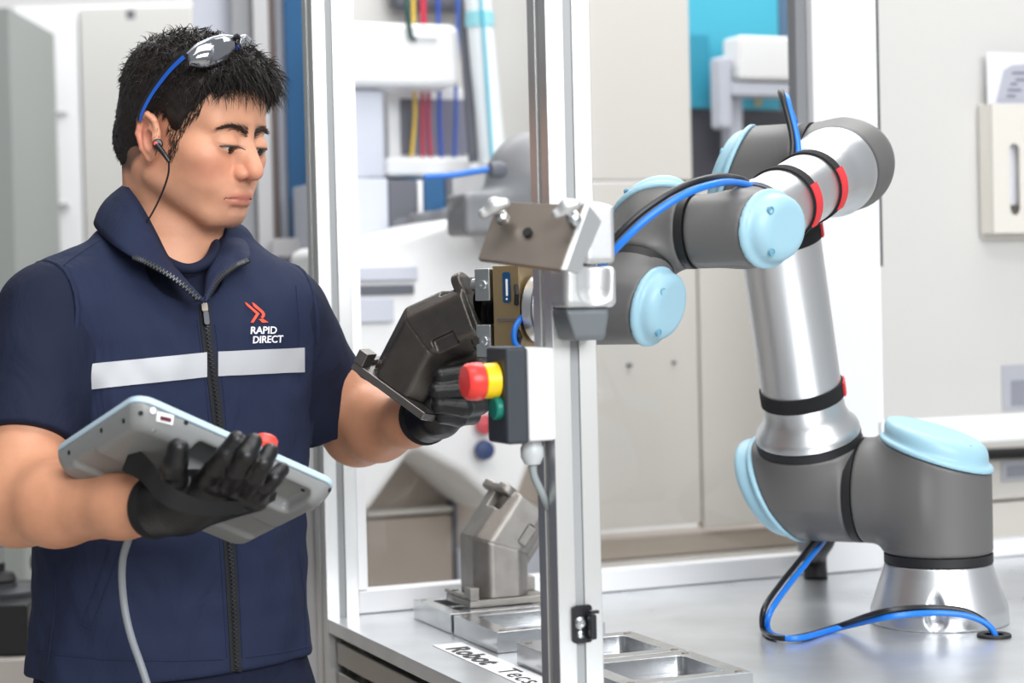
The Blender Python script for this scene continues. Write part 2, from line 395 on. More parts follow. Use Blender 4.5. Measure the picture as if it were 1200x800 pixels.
# ================================================================== robot arm
C0 = ground(1101, 728, TABLE_Z); C0[2] = TABLE_Z
PHI = math.radians(28)
J2 = A(-math.cos(PHI), math.sin(PHI), 0)                    # shoulder axis, to the far left
HH = A(-math.sin(PHI), -math.cos(PHI), 0)                   # horizontal, square to it, towards the viewer
BETA = math.radians(20)
ARM = math.cos(BETA) * UP + math.sin(BETA) * HH
S_ = C0 + UP * .1807 + J2 * .176
E_ = S_ + ARM * .4784
E2 = E_ - J2 * .108
GA = math.radians(-13.6)
FORE = math.cos(GA) * HH + math.sin(GA) * UP
W1 = E2 + FORE * .40
W2 = W1 + J2 * .118
RB = thing('industrial_robot', 'six jointed grey robot arm with light blue caps bolted to the steel table', 'robot arm', C0)

def housing(name, p_c, p_ax, p0, p1, q_ax, q1, r, rq=None, lid=None, k=.02, extra=None):
    """grey joint shell: cylinder along p_ax (p0..p1 from p_c) blended into a cylinder along q_ax; lid = (distance, tilt dir, tilt) slants the p1 end"""
    rq = rq or r
    a, b = p_c + p_ax * p0, p_c + p_ax * p1; c = p_c + q_ax * q1
    if lid: lo_, ln = p_c + p_ax * lid[0], nrm(p_ax * math.cos(lid[2]) + lid[1] * math.sin(lid[2]))
    def f(P):
        d = s_cyl(P, a, b, r, .006)
        if lid: d = smax(d, s_pl(P, lo_, ln), .004)
        e = s_cyl(P, p_c - q_ax * .0, c, rq, .004)
        return smin(d, e, k)
    lo, hi = bbox([a, b, c, p_c], r * 1.5 + .01)
    h = sdf_obj(name, f, lo, hi, .0032, M_RGREY, RB)
    if lid:
        def g(P):
            d = s_cyl(P, p_c, b + p_ax * .08, r + .0025, .004)
            d = smax(d, -s_pl(P, lo_ + ln * .0008, ln), .002)
            rim = smax(d, s_pl(P, lo_ + ln * .008, ln), .003)
            dm = s_cyl(P, p_c, b + p_ax * .08, r - .004, .004)
            dm = smax(smax(dm, -s_pl(P, lo_ + ln * .004, ln), .002), s_pl(P, lo_ + ln * (.034 if r > .06 else .026), ln), .016)
            return smin(rim, dm, .005)
        lo2, hi2 = bbox([lo_ + p_ax * .03, lo_ - p_ax * .05, lo_ + ln * .05], r * 1.3 + .012)
        cap = sdf_obj('joint_cap', g, lo2, hi2, .0028, M_RBLUE, RB)
        tf = frame(lo_ + ln * (.0335 if r > .06 else .0255), ln)
        for an in (.4, 2.3, 4.2):
            x, y = math.cos(an) * r * .68, math.sin(an) * r * .68
            MB().lathe(tf.p(x, y, -.003), ln, [(.0046, 0), (.0046, .0030), (.0034, .0031), (.003, .0012)], 14).build('cap_screw', mat('cap_screw_blue', (110, 160, 182), .4), cap)
    return h
def ring(name, c, ax, r, w, m): return MB().lathe(c - ax * w / 2, ax, [(r - .004, 0), (r, .0004), (r, w - .0004), (r - .004, w)], 56).build(name, m, RB)
R4 = .0745
# --- base
def f_base(P):
    q = P - C0; z = q[:, 2]; rad = np.hypot(q[:, 0], q[:, 1])
    rr = np.where(z < .02, .095, np.where(z < .068, .095 - (z - .02) / .048 * .017, .078 - (z - .068) * .3))
    d = np.maximum((rad - rr) * .94, np.maximum(-z, z - .083))
    for an in (math.radians(-105), math.radians(-15), math.radians(75), math.radians(165)):
        o = C0 + .098 * A(math.cos(an), math.sin(an), 0)
        d = smax(d, -s_cap(P, o + UP * .018, o + UP * .064 - .004 * A(math.cos(an), math.sin(an), 0), .015, .010), .003)
    return d
sdf_obj('base', f_base, C0 - A(.11, .11, .005), C0 + A(.11, .11, .1), .0025, M_ALUBR, RB)
ring('seal_ring', C0 + UP * .090, UP, R4, .013, M_BLACK)
housing('joint_housing', C0 + UP * .1807, UP, -.0845, .12, J2, .102, R4, lid=(.050, -J2, math.radians(18)))
ring('seal_ring', C0 + UP * .1807 + J2 * .108, J2, R4, .012, M_BLACK)
housing('joint_housing', S_, J2, -.062, .11, ARM, .072, R4, lid=(.045, -ARM, math.radians(24)))
ring('seal_ring', S_ + ARM * .078, ARM, R4, .012, M_BLACK)
MB().lathe(S_ + ARM * .084, ARM, [(.066, 0), (.0735, .001), (.0735, .008), (.071, .014), (.062, .024), (.0575, .036), (.0562, .05), (.0558, .33), (.0585, .345), (.060, .36), (.060, .372), (.05, .373)], 64).build('upper_arm_tube', M_ALUBR, RB)
# --- elbow
R3 = .058
housing('joint_housing', E_, J2, -.052, .10, -ARM, .055, R3, .058, lid=(.042, ARM, math.radians(24)))
ring('seal_ring', E_ - J2 * .058, J2, R3, .012, M_BLACK)
def f_elb(P):
    d = s_cyl(P, E2 + J2 * .045, E2 - J2 * .01, R3, .01)
    d = smin(d, s_ell(P, E2 - J2 * .006, (R3, R3, R3)), .01)
    return smin(d, s_cyl(P, E2, E2 + FORE * .044, R3, .004), .015)
lo, hi = bbox([E2 + J2 * .08, E2 - J2 * .06, E2 + FORE * .05], .07)
sdf_obj('joint_housing', f_elb, lo, hi, .0032, M_RGREY, RB)
ring('seal_ring', E2 + FORE * .0475, FORE, R3 + .0008, .007, mat('dark_grey_seal', (70, 71, 76), .5))
MB().lathe(E2 + FORE * .051, FORE, [(.05, 0), (.0585, .0008), (.0585, .012), (.056, .024), (.050, .038), (.0455, .05), (.0440, .064), (.0436, .255), (.0455, .27), (.046, .298), (.04, .299)], 64).build('forearm_tube', M_ALUBR, RB)
# --- wrist
R2 = .0432
ring('seal_ring', W1 - FORE * .048, FORE, R2 + .001, .006, mat('dark_grey_seal', (70, 71, 76), .5))
housing('joint_housing', W1, -J2, -.055, .075, -FORE, .044, R2, lid=(.030, FORE, math.radians(20)), k=.015)
ring('seal_ring', W1 + J2 * .060, J2, R2 + .0004, .010, M_BLACK)
J5 = nrm(-UP * math.cos(.6) + HH * math.sin(.6))
W3 = W2 + J5 * .104
housing('joint_housing', W2, -J5, -.045, .075, -J2, .053, R2, lid=(.030, J2, math.radians(24)), k=.018)
ring('seal_ring', W2 + J5 * .052, J5, R2 + .0004, .010, M_BLACK)
J6 = J2.copy()
housing('joint_housing', W3, -J6, -.080, .075, -J5, .056, R2, lid=(.030, J5, math.radians(14)), k=.018)
FL = W3 + J6 * .080
MB().lathe(FL, J6, [(.03, 0), (.0385, .0005), (.0385, .022), (.0375, .024), (.02, .0245)], 48).build('tool_flange', mat('white_tool_flange', (232, 233, 234), .35, .2), RB)
# --- straps round the tubes
def strap(c, ax, r, w, name, label, red=None, lean=0.):
    t = thing(name, label, 'strap', c - UP * r)
    t['group'] = 'hook and loop straps on the robot tubes'
    fr = frame(c, ax); n = 60; v = []; f = []
    def band(a0, a1, r0, r1, w_, m, nm):
        k = max(4, int((a1 - a0) / (2 * math.pi) * n)); bm = MB(); v = []; f = []
        for i in range(k + 1):
            an = a0 + (a1 - a0) * i / k
            for rr, hh in ((r0, -w_ / 2), (r1, -w_ / 2), (r1, w_ / 2), (r0, w_ / 2)): v.append((rr * math.cos(an), rr * math.sin(an), hh + lean * math.cos(an)))
        for i in range(k):
            for j in range(4): f.append((i * 4 + j, i * 4 + (j + 1) % 4, (i + 1) * 4 + (j + 1) % 4, (i + 1) * 4 + j))
        f += [(3, 2, 1, 0), (k * 4, k * 4 + 1, k * 4 + 2, k * 4 + 3)]
        bm.add(fr.w(v), [q[::-1] for q in f]).build(nm, m, t, sharp=50)
    band(0, 2 * math.pi, r, r + .0025, w, M_STRAP, 'band')
    if red is not None: band(red[0], red[1], r + .0028, r + .0052, w * .96, M_REDSTRAP, 'red_tab')
    return t
def ang_of(fr, d): q = d - fr.z * (d @ fr.z); return math.atan2(q @ fr.y, q @ fr.x)
VR = nrm(CR - CF * .55)                                      # viewer's right, turned towards the viewer
a_ = ang_of(frame(S_, ARM), CR * 1.0 - CF * .02)
strap(S_ + ARM * .150, ARM, .0565, .021, 'tube_strap', 'black strap low on the upright robot tube, above its flange', (a_ - .35, a_ + .12), lean=.0015)
strap(S_ + ARM * .385, ARM, .0560, .020, 'tube_strap', 'black strap at the head of the upright robot tube, half behind the round cap', (a_ - .35, a_ + .15))
a2 = ang_of(frame(E2, FORE), nrm(CR * .8 - CU * .05 - CF * .6))
strap(E2 + FORE * .155, FORE, .0440, .019, 'tube_strap', 'red tabbed black strap on the short forearm tube, next to its wide flange', (a2 - .62, a2 + .52))
strap(E2 + FORE * .255, FORE, .0440, .019, 'tube_strap', 'red tabbed black strap on the short forearm tube, against the blue wrist cap', (a2 - .62, a2 + .52))
# --- gripper between the tool flange and the held casting
G = FL + J6 * .0245
YA = nrm(np.cross(UP, -J6)); YA = YA if YA[1] > 0 else -YA       # away from the viewer
GU = nrm(np.cross(-J6, YA)); GU = GU if GU[2] > 0 else -GU
gf = Fr(G, J6, YA, GU)
GR = thing('gripper', 'brass coloured two jaw gripper between robot wrist and held casting', 'gripper', G - UP * .05)
M_BRASS = mat('anodised_tan_metal', (172, 150, 114), .34, .8, var=.06, vscale=30)
MB().lathe(G, J6, [(.030, .0005), (.040, .0015), (.040, .012), (.032, .016)], 44).build('adapter_ring', M_ALUBR, GR)
MB().box((.0165, -.036, -.046), (.052, .036, .052), gf).build('gripper_body', M_BRASS, GR, bevel=.0015)
lb = MB().prism(rrect(.028, .008, .038, .044, .003), Fr(gf.p(0, -.0366, 0), J6, GU, np.cross(J6, GU)), -.0006, .0006).build('blue_label', mat('blue_label_ink', (14, 66, 108), .4), GR)
MB().prism(rrect(.031, .016, .0335, .036, .001), Fr(gf.p(0, -.0374, 0), J6, GU, np.cross(J6, GU)), -.0004, .0004).build('label_print', M_STICK, lb)
MB().box((.0316, -.0376, .0115), (.0338, -.0372, .0137), gf).build('label_print', M_STICK, lb)
MB().box((.018, -.0385, -.014), (.046, -.0362, -.009), gf).build('clip', M_DSTEEL, GR, bevel=.001)
for zc in (.030, -.036):
    MB().box((.054, -.040, zc - .019), (.074, -.016, zc + .019), gf).build('jaw', M_ZINC, GR, bevel=.0015)
    MB().lathe(gf.p(.062, -.0402, zc), -YA, [(.0058, 0), (.0058, .003), (.005, .004), (.0028, .004), (.0028, .0015)], 18).build('jaw_screw', M_ZINC, GR)
    MB().cyl(gf.p(.0742, -.028, zc), gf.p(.082, -.028, zc), .0075, n=20).build('jaw_pin', M_ZINC, GR)
for i in range(4):
    MB().lathe(gf.p(.0525 + i * .0068, 0, -.003), J6, [(.016, 0), (.022, .003), (.016, .006)], 28).build('bellows', M_BLACK, GR)
bp = spline([gf.p(.012, -.02, .0), gf.p(.018, -.045, -.02), gf.p(.014, -.05, -.042), gf.p(-.01, -.04, -.05), gf.p(-.03, -.03, -.04)], 24)
MB().tube(bp, .0035, 10).build('blue_hose', M_BLUE, GR)
MB().tube([gf.p(.020, -.037, .028), gf.p(.016, -.043, .018), gf.p(.020, -.0375, .006)], .003, 8).build('black_lead', M_BLACK, GR)
MB().tube([gf.p(.020, -.037, -.026), gf.p(.014, -.043, -.032), gf.p(.02, -.0375, -.040)], .004, 8).build('black_lead', M_BLACK, GR)

# ================================================================== blue hose and black lead along the arm
def cable_path(off):
    ob = lambda px, py, d: at(px, py, d) + off
    gp = ground(1165, 746, TABLE_Z)
    pts = [gp - UP * .03, gp + UP * .006 + off * .3, ob(1140, 723, 2.600), ob(1095, 718, 2.600), ob(1040, 723, 2.59)]
    for px, py in ((985, 735), (940, 747), (912, 746), (900, 737)): pts.append(ground(px, py, TABLE_Z + .006) + off * A(1, 1, 0))
    pts += [ob(902, 718, 2.66), ob(922, 688, 2.72), ob(948, 655, 2.78), ob(968, 622, 2.86)]
    back = nrm(A(0, 1, 0) - ARM * ARM[1])
    pts += [S_ - UP * .02 + A(0, .095, 0) + off, S_ + ARM * .1 + back * .088 + off, S_ + ARM * .25 + back * .066 + off, S_ + ARM * .38 + back * .07 + off,
            E_ + ARM * .02 + back * .09 + CR * .012 + off]
    pts += [ob(934, 160, 2.66), ob(923, 122, 2.60), ob(921, 113, 2.575), ob(924, 122, 2.55), ob(935, 185, 2.51)]
    ft = nrm(UP - FORE * (UP @ FORE)); fs = nrm(-CR * .75 + CF * .3 - UP * .35); fs = nrm(fs - FORE * (fs @ FORE))
    pts += [E2 + FORE * .16 + fs * .054 + off, E2 + FORE * .26 + fs * .052 + off]
    pts += [ob(885, 224, 2.315), ob(862, 214, 2.255), ob(835, 216, 2.19), ob(800, 229, 2.165), ob(760, 255, 2.15), ob(725, 288, 2.15), ob(700, 318, 2.17), ob(670, 362, 2.20), gf.p(-.035, -.06, -.02) + off, gf.p(-.03, -.046, -.04) + off * .4]
    return spline(pts, 260)
ho = MB().tube(cable_path(A(0, 0, 0)), .0042, 12).build('air_hose', M_BLUE); tag(ho, 'blue hose running from the table hole along the robot arm to the gripper', 'hose')
bc = MB().tube(cable_path(A(-.0065, .003, .0068)), .0040, 12).build('robot_lead', M_BLACKPL); tag(bc, 'black lead strapped beside the blue hose on the robot arm', 'cable')
gp = ground(1165, 746, TABLE_Z)
gr_ = MB().lathe(gp + UP * .0003, UP, [(.013, 0), (.0225, 0), (.0225, .003), (.0215, .004), (.0145, .004), (.013, .003)], 36, caps=False).build('cable_grommet', M_BLACK)
tag(gr_, 'round black rubber grommet in the table in front of the robot base', 'grommet')
# thick black conduit standing behind the shoulder joint
cp = spline([ground(956, 678, TABLE_Z), ground(956, 678, TABLE_Z) + A(0, 0, .04), at(965, 630, 2.98), at(985, 585, 3.0), at(1010, 560, 3.04)], 24)
co_ = MB().tube(cp, .019, 20).build('conduit', M_BLACK); tag(co_, 'thick black conduit rising from the table behind the robot shoulder', 'conduit')
# ================================================================== cast housings
LEAN = math.radians(37)
def casting(name, label, fr, m1, m2):
    win = True
    t_l = A(math.sin(LEAN), 0, math.cos(LEAN)); x2 = A(math.cos(LEAN), 0, -math.sin(LEAN)); zb = .072; L2 = .074
    hx, hy, ch = .042, .046, .016
    t = thing(name, label, 'cast housing', fr.p(0, 0, 0), 'angled cast metal housings')
    def f(Pw):
        P = fr.l(Pw)
        def sec(x, y, hx_, hy_, c_):
            d = smax(np.abs(x) - hx_, np.abs(y) - hy_, .004); return smax(d, (np.abs(x) + np.abs(y) - hx_ - hy_ + c_) * .7071, .004)
        low = sec(P[:, 0], P[:, 1], hx, hy, ch * 1.2)
        q = P - A(0, 0, zb); a = q @ t_l; b = q @ x2
        upp = sec(b, P[:, 1], hx, hy, ch * 1.2)
        mit = nrm(t_l + A(0, 0, 1)); s = q @ mit
        d1 = smax(low, s, .002); d1 = smax(d1, -P[:, 2] + .0, .002)
        d2 = smax(upp, -s, .002); d2 = smax(d2, a - L2, .002)
        d = np.minimum(d1, d2)
        # belly on the inner side of the bend
        bl = s_box(P, Fr((0, 0, zb), x2, (0, 1, 0), t_l), (.02, -.022, -.03), (.056, .022, .06), .008); d = smin(d, bl, .006)
        # bore
        d = smax(d, -s_cap(P, A(0, 0, zb) + t_l * .03, A(0, 0, zb) + t_l * (L2 + .05), .028, .028), .002)
        # window and side recesses
        if win:
            wf = Fr(A(0, 0, zb) + t_l * L2, x2, (0, 1, 0), t_l)
            d = smax(d, -s_box(P, wf, (-.060, -.034, -.034), (-.026, .000, -.008), .003), .0015)
            d = smax(d, -s_box(P, wf, (.012, -.06, -.058), (.034, -.040, -.026), .003), .0015)
        # collar with two ears at the mouth
        cf = Fr(A(0, 0, zb) + t_l * (L2 - .010), x2, (0, 1, 0), t_l)
        ear = np.minimum(s_cyl(P, cf.p(-.040, -.028, 0), cf.p(-.040, -.028, .012), .0125, .002), s_cyl(P, cf.p(.034, -.028, 0), cf.p(.034, -.028, .012), .0125, .002))
        ear = np.minimum(ear, np.minimum(s_cyl(P, cf.p(-.040, .028, 0), cf.p(-.040, .028, .012), .0125, .002), s_cyl(P, cf.p(.034, .028, 0), cf.p(.034, .028, .012), .0125, .002)))
        pl = s_box(P, cf, (-.046, -.036, 0), (.042, .036, .012), .003)
        col = smin(ear, pl, .006); col = smax(col, -s_cyl(P, cf.p(0, 0, -.02), cf.p(0, 0, .03), .028, .001), .001)
        return np.minimum(d, col)
    c = [fr.p(*p) for p in ((-.06, -.055, -.005), (.13, .06, .18), (-.06, .06, .18), (.13, -.055, -.01), (.13, .06, -.01), (-.06, .06, 0), (.13, -.055, .18))]
    lo, hi = bbox(c, .004); sdf_obj('housing_body', f, lo, hi, .0017, m1, t)
    # base flange with a raised machined lip and end lugs
    z0 = -.0105
    MB().prism([(-.058, -.05), (.058, -.05), (.065, -.03), (.065, .05), (-.052, .05), (-.058, .044)], fr, z0, 0.0).build('base_flange', m2, t, bevel=.0015)
    MB().box((-.058, -.05, .0005), (-.049, .05, .006), fr).build('flange_lip', m2, t, bevel=.001)
    MB().box((-.058, -.052, .0), (-.044, -.03, .018), fr).build('lug', m2, t, bevel=.0012)
    MB().box((.046, .0, .0), (.064, .03, .02), fr).build('lug', m1, t, bevel=.0012)
    MB().cyl(fr.p(-.053, .02, .0), fr.p(-.053, .02, .0068), .005, n=14).build('dowel', M_BLACK, t)
    return t
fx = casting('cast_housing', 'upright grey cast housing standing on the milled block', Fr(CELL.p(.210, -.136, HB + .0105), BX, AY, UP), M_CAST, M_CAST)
# the held one: mouth against the gripper jaws
mouth = gf.p(.0815, .0, -.003)
tw = nrm(-J6 * math.cos(.36) + GU * math.sin(.36)); gu = nrm(GU - tw * (GU @ tw)); zl = nrm(math.cos(LEAN) * tw + math.sin(LEAN) * gu); xl = nrm(math.sin(LEAN) * tw - math.cos(LEAN) * gu)
ml = A(math.sin(LEAN) * .074, 0, .072 + math.cos(LEAN) * .074)
hb = mouth - xl * ml[0] - zl * ml[2]
HELD = Fr(hb, xl, YA, zl)
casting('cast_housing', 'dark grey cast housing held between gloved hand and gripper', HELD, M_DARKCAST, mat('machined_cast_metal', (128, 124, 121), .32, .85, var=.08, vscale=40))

# ================================================================== emergency stop box on the near post
def pf(u, v, z): return CELL.p(u, V2 + v, z)
PF = Fr(CELL.p(0, V2, 0), BX, AY, UP)
ES = thing('emergency_stop_box', 'grey and black switch box with red emergency stop on the near post', 'switch box', pf(-.03, 0, .31))
M_BOXG = mat('light_grey_box_plastic', (222, 223, 225), .42)
MB().box((-.032, -.006, .312), (-.0008, .046, .411), PF).build('box_body', M_BOXG, ES, bevel=.003)
MB().box((-.058, -.008, .310), (-.0325, .048, .413), PF).build('box_cover', mat('slate_black_plastic', (46, 52, 60), .5), ES, bevel=.004, seg=3)
es = pf(-.058, .018, .377)
MB().lathe(es, -BX, [(.017, 0), (.0195, .001), (.0185, .016), (.0165, .017)], 36).build('yellow_collar', mat('yellow_plastic', (245, 206, 20), .4), ES)
MB().lathe(es - BX * .0172, -BX, [(.0165, 0), (.020, .001), (.0205, .006), (.0195, .016), (.0165, .0195), (.0, .0205)], 36, caps=False).build('stop_button', mat('red_plastic', (226, 58, 52), .35), ES)
MB().lathe(pf(-.058, .012, .348), -BX, [(.0125, 0), (.0125, .006), (.011, .0075), (.0, .008)], 30, caps=False).build('green_button', mat('green_plastic', (18, 120, 104), .3), ES)
MB().lathe(pf(-.018, .02, .3118), -UP, [(.011, 0), (.011, .006), (.0125, .008), (.0125, .018), (.0085, .026), (.006, .027)], 24).build('cable_gland', mat('grey_gland', (196, 201, 202), .4), ES)
MB().tube(spline([pf(-.018, .02, .286), pf(-.016, .02, .272), pf(-.006, .022, .252), pf(.004, .03, .236)], 16), .0042, 10).build('lead', mat('grey_lead', (150, 158, 160), .45), ES)

# ================================================================== swivel bracket with steel plate on the near post
BR = thing('swivel_bracket', 'steel plate on a silver swivel clamp fixed high on the near post', 'bracket', pf(.025, -.03, .42))
M_SILV = mat('silver_casting', (200, 202, 203), .42, .7, bump=.06, bscale=300)
pc = [at(583, 236, 2.045), at(684, 240, 1.985), at(657, 316, 1.955), at(560, 303, 2.015)]
nn = nrm(np.cross(pc[1] - pc[0], pc[3] - pc[0])); nn = nn if nn @ CF > 0 else -nn
v = [p for p in pc] + [p + nn * .006 for p in pc]
MB().add(v, [(0, 1, 2, 3), (7, 6, 5, 4), (0, 4, 5, 1), (1, 5, 6, 2), (2, 6, 7, 3), (3, 7, 4, 0)]).build('plate', M_DSTEEL, BR, bevel=.0008)
ctr = at(618, 272, 1.998)
MB().lathe(ctr - nn * .0012, nn, [(.0052, 0), (.0052, .003)], 18).build('plate_hole', M_BLACK, BR)
# folded side flange
s0, s1 = pc[1], pc[2]
MB().add([s0, s1, s1 + CR * .006 + CU * .0, s0 + CR * .006, s0 + nn * .03, s1 + nn * .030 + CU * .012, s1 + nn * .03 + CR * .006 + CU * .012, s0 + nn * .03 + CR * .006], [(0, 1, 2, 3), (7, 6, 5, 4), (0, 4, 5, 1), (1, 5, 6, 2), (2, 6, 7, 3), (3, 7, 4, 0)]).build('side_flange', M_SILV, BR, bevel=.001)
# wing screws
for (px, py, d), s in (((588, 255, 2.012), 1), ((672, 256, 1.972), .9)):
    b = at(px, py, d); ax = nrm(-nn + CU * .5 - CR * .45)
    MB().lathe(b + nn * .004, -nn, [(.0075, 0), (.0075, .008), (.0045, .011), (.0045, .02)], 18).build('screw_stem', M_ZINC, BR)
    h = b - nn * .017
    def fw(P, h=h, s=s):
        k = nrm(CR * .9 + CU * .45)
        return smin(s_ell(P, h + CU * .004 * s, (.008 * s, .008 * s, .008 * s)), s_cap(P, h - k * .012 * s, h + k * .012 * s, .0055 * s, .0055 * s), .006)
    sdf_obj('wing_head', fw, h - .03, h + .03, .0015, M_SILV, BR)
# clamp body: upper knuckle, concave cup and dark foot
kf = Fr(pf(.026, -.0008, 0), BX, -AY, UP)                     # y towards the viewer off the front face
def fk(P):
    d = s_box(P, kf, (-.004, .001, .498), (.032, .040, .566), .006)
    return smax(d, s_pl(P, kf.p(0, .02, .566), nrm(UP * .95 + BX * .1 - AY * .2)), .004)
lo, hi = bbox([kf.p(-.02, 0, .49), kf.p(.04, .05, .575)], .02); sdf_obj('knuckle', fk, lo, hi, .002, M_SILV, BR)
MB().cyl(kf.p(.0320, .02, .54), kf.p(.0326, .02, .54), .0018, n=12).build('pin_hole', M_BLACK, BR)
def fc(P):
    d = s_box(P, kf, (-.030, .001, .452), (.031, .044, .496), .007)
    d = smax(d, -s_cap(P, kf.p(.004, .056, .472), kf.p(.006, .06, .52), .022, .027), .003)
    return smax(d, s_pl(P, kf.p(-.03, 0, .455), -BX * .86 - UP * .5), .004)
lo, hi = bbox([kf.p(-.035, 0, .44), kf.p(.035, .05, .505)], .02); sdf_obj('cup', fc, lo, hi, .002, M_SILV, BR)
def fd(P):
    d = s_box(P, kf, (-.030, .001, .418), (.024, .040, .4515), .005)
    d = smax(d, s_pl(P, kf.p(.024, 0, .4515), BX * .95 - UP * .2), .003); return smax(d, s_pl(P, kf.p(-.028, 0, .4515), -BX * .93 - UP * .28), .003)
lo, hi = bbox([kf.p(-.035, 0, .41), kf.p(.03, .045, .455)], .02); sdf_obj('foot_block', fd, lo, hi, .002, mat('slate_grey_plastic', (98, 104, 108), .4), BR)

# ================================================================== black catch near the foot of the post
HK = thing('door_catch', 'small black catch plate screwed low on the near post', 'catch', pf(.026, 0, .088))
kz = lambda y: .5 - (y - 308.65) / 1101
MB().prism(rrect(-.0115, kz(757), .0115, kz(712), .004), Fr(pf(.026, -.0006, 0), BX, UP, -AY), 0, .004).build('plate', M_BLACKPL, HK, bevel=.0008)
MB().box((.0035, .0042, kz(752)), (.0115, .016, kz(722)), Fr(pf(.026, -.0006, 0), BX, -AY, UP)).build('hook', M_BLACKPL, HK, bevel=.002)
MB().box((.0030, .012, kz(721)), (.0135, .018, kz(717)), Fr(pf(.026, -.0006, 0), BX, -AY, UP)).build('hook_tip', M_BLACKPL, HK, bevel=.001)
MB().lathe(pf(.023, -.0048, kz(733)), -AY, [(.0068, 0), (.0068, .0012), (.0045, .0035), (.0022, .0036), (.002, .002)], 20).build('screw', M_ZINC, HK)
MB().lathe(pf(.023, -.0048, kz(746)), -AY, [(.0042, 0), (.0042, .001), (.003, .002), (.0, .0022)], 16, caps=False).build('screw', M_ZINC, HK)
# ================================================================== hall behind the cell
def cpl(px, py, v):
    """cell coordinates (u, z) of the picture point on the plane v"""
    r = at(px, py, 1.0) - CAM; t = (v - CELL.l(CAM)[1]) / (r @ AY); P = CELL.l(CAM + r * t); return P[0], P[2]
def cb(name, x0, y0, x1, y1, v, th, m, parent, bevel=.003, **k):
    (u0, z1), (u1, z0) = cpl(x0, (y0 + y1) / 2, v), cpl(x1, (y0 + y1) / 2, v)
    z1 = cpl((x0 + x1) / 2, y0, v)[1]; z0 = cpl((x0 + x1) / 2, y1, v)[1]
    return MB().box((u0, v, max(z0, -TABLE_Z + .002)), (u1, v + th, z1), CELL).build(name, m, parent, bevel=bevel, **k)
def cp3(px, py, v): u, z = cpl(px, py, v); return CELL.p(u, v, z)
def root(name, label, cat, px, v, **k): u, z = cpl(px, 400, v); return thing(name, label, cat, CELL.p(u, v, -TABLE_Z), **k)
wb = MB().box((-6, 8.0, .0005), (7, 8.2, 4.2)).build('wall_back', M_WHITEW); tag(wb, 'plain white rear wall of the workshop', None, kind='structure')

M_BEIGE = mat('warm_grey_machine_paint', (176, 165, 154), .5)
M_LBEIGE = mat('pale_machine_paint', (208, 205, 199), .5)
M_SLATE = mat('slate_panel', (92, 94, 104), .5)
M_MGREY = mat('mid_grey_panel', (168, 168, 170), .5)
M_DBLUE = mat('deep_blue_panel', (0, 80, 128), .45)
M_CYAN = mat('cyan_panel', (70, 180, 206), .35)
M_LILAC = mat('pale_blue_grey', (200, 204, 216), .5)

# ---- right: control cabinet with document pocket
RC = root('control_cabinet', 'pale grey control cabinet behind the panes on the far side of the robot', 'cabinet', 1120, .30)
cb('cabinet_door', 1000, -120, 1420, 487, .30, .03, M_GREYPANEL, RC)
cb('cabinet_front', 1000, 491, 1420, 583, .30, .03, M_LBEIGE, RC)
cb('cabinet_front', 1000, 586, 1420, 1130, .30, .03, M_LBEIGE, RC)
cb('cabinet_body', 1040, -121, 1421, 1132, .335, .12, M_GREYPANEL, RC)
RP = cb('rating_plate', 1175, 427, 1215, 480, .297, .0025, mat('plate_grey_blue', (176, 178, 186), .4), RC, 0)
cb('plate_print', 1185, 445, 1210, 475, .2962, .0006, mat('plate_print_grey', (140, 143, 154), .5), RP, 0)
RP = cb('rating_plate', 1174, 540, 1215, 563, .297, .0025, mat('plate_grey_blue', (176, 178, 186), .4), RC, 0)
cb('plate_print', 1180, 545, 1210, 558, .2962, .0006, mat('plate_print_grey', (140, 143, 154), .5), RP, 0)
DH = root('document_pocket', 'cream document pocket with an oblong slot on the control cabinet', 'document pocket', 1175, .25)
M_CREAM = mat('cream_plastic', (220, 216, 208), .45)
cb('back_plate', 1150, 122, 1250, 280, .290, .008, M_CREAM, DH, .002)
def pocket_front():
    (u0, z1), (u1, z0) = cpl(1162, 122, .25), cpl(1260, 272, .25)
    su0, sz1 = cpl(1182.5, 168, .25); su1, sz0 = cpl(1196, 252, .25)
    fr = Fr(CELL.p(0, .25, 0), BX, UP, -AY); n = 6
    inner = rrect(su0, sz0, su1, sz1, (su1 - su0) / 2 * .98, n - 1); cs = [(u1, z1), (u0, z1), (u0, z0), (u1, z0)]
    V = [fr.p(x, y, 0) for x, y in cs] + [fr.p(x, y, -.003) for x, y in cs] + [fr.p(x, y, 0) for x, y in inner] + [fr.p(x, y, -.003) for x, y in inner]
    Fq = []; m = len(inner)
    for i in range(4):
        j = (i + 1) % 4; Fq.append((i, i + 4, j + 4, j))
        for k in range(n - 1):
            Fq.append((i, 8 + i * n + k, 8 + i * n + k + 1)); Fq.append((i + 4, 8 + m + i * n + k + 1, 8 + m + i * n + k))
        a, b = i * n + n - 1, (j * n) % m
        Fq.append((i, 8 + a, 8 + b, j)); Fq.append((i + 4, j + 4, 8 + m + b, 8 + m + a))
    for k in range(m): Fq.append((8 + k, 8 + m + k, 8 + m + (k + 1) % m, 8 + (k + 1) % m))
    mesh_obj('pocket_front', V, Fq, M_CREAM, DH, smooth=False)
    MB().box((u0, .2505, z0), (u0 + .004, .289, z1), CELL).build('pocket_side', M_CREAM, DH)
    MB().box((u0 + .0045, .2535, z0), (u1, .289, z0 + .004), CELL).build('pocket_bottom', M_CREAM, DH)
pocket_front()
pa = cb('paper_sheet', 1158, 62, 1230, 240, .272, .0006, mat('white_paper', (228, 229, 236), .7), None, 0)
tag(pa, 'white printed sheet sticking out of the document pocket', 'paper')
prn = MB()
M_PRINT = mat('grey_print', (176, 178, 190), .7)
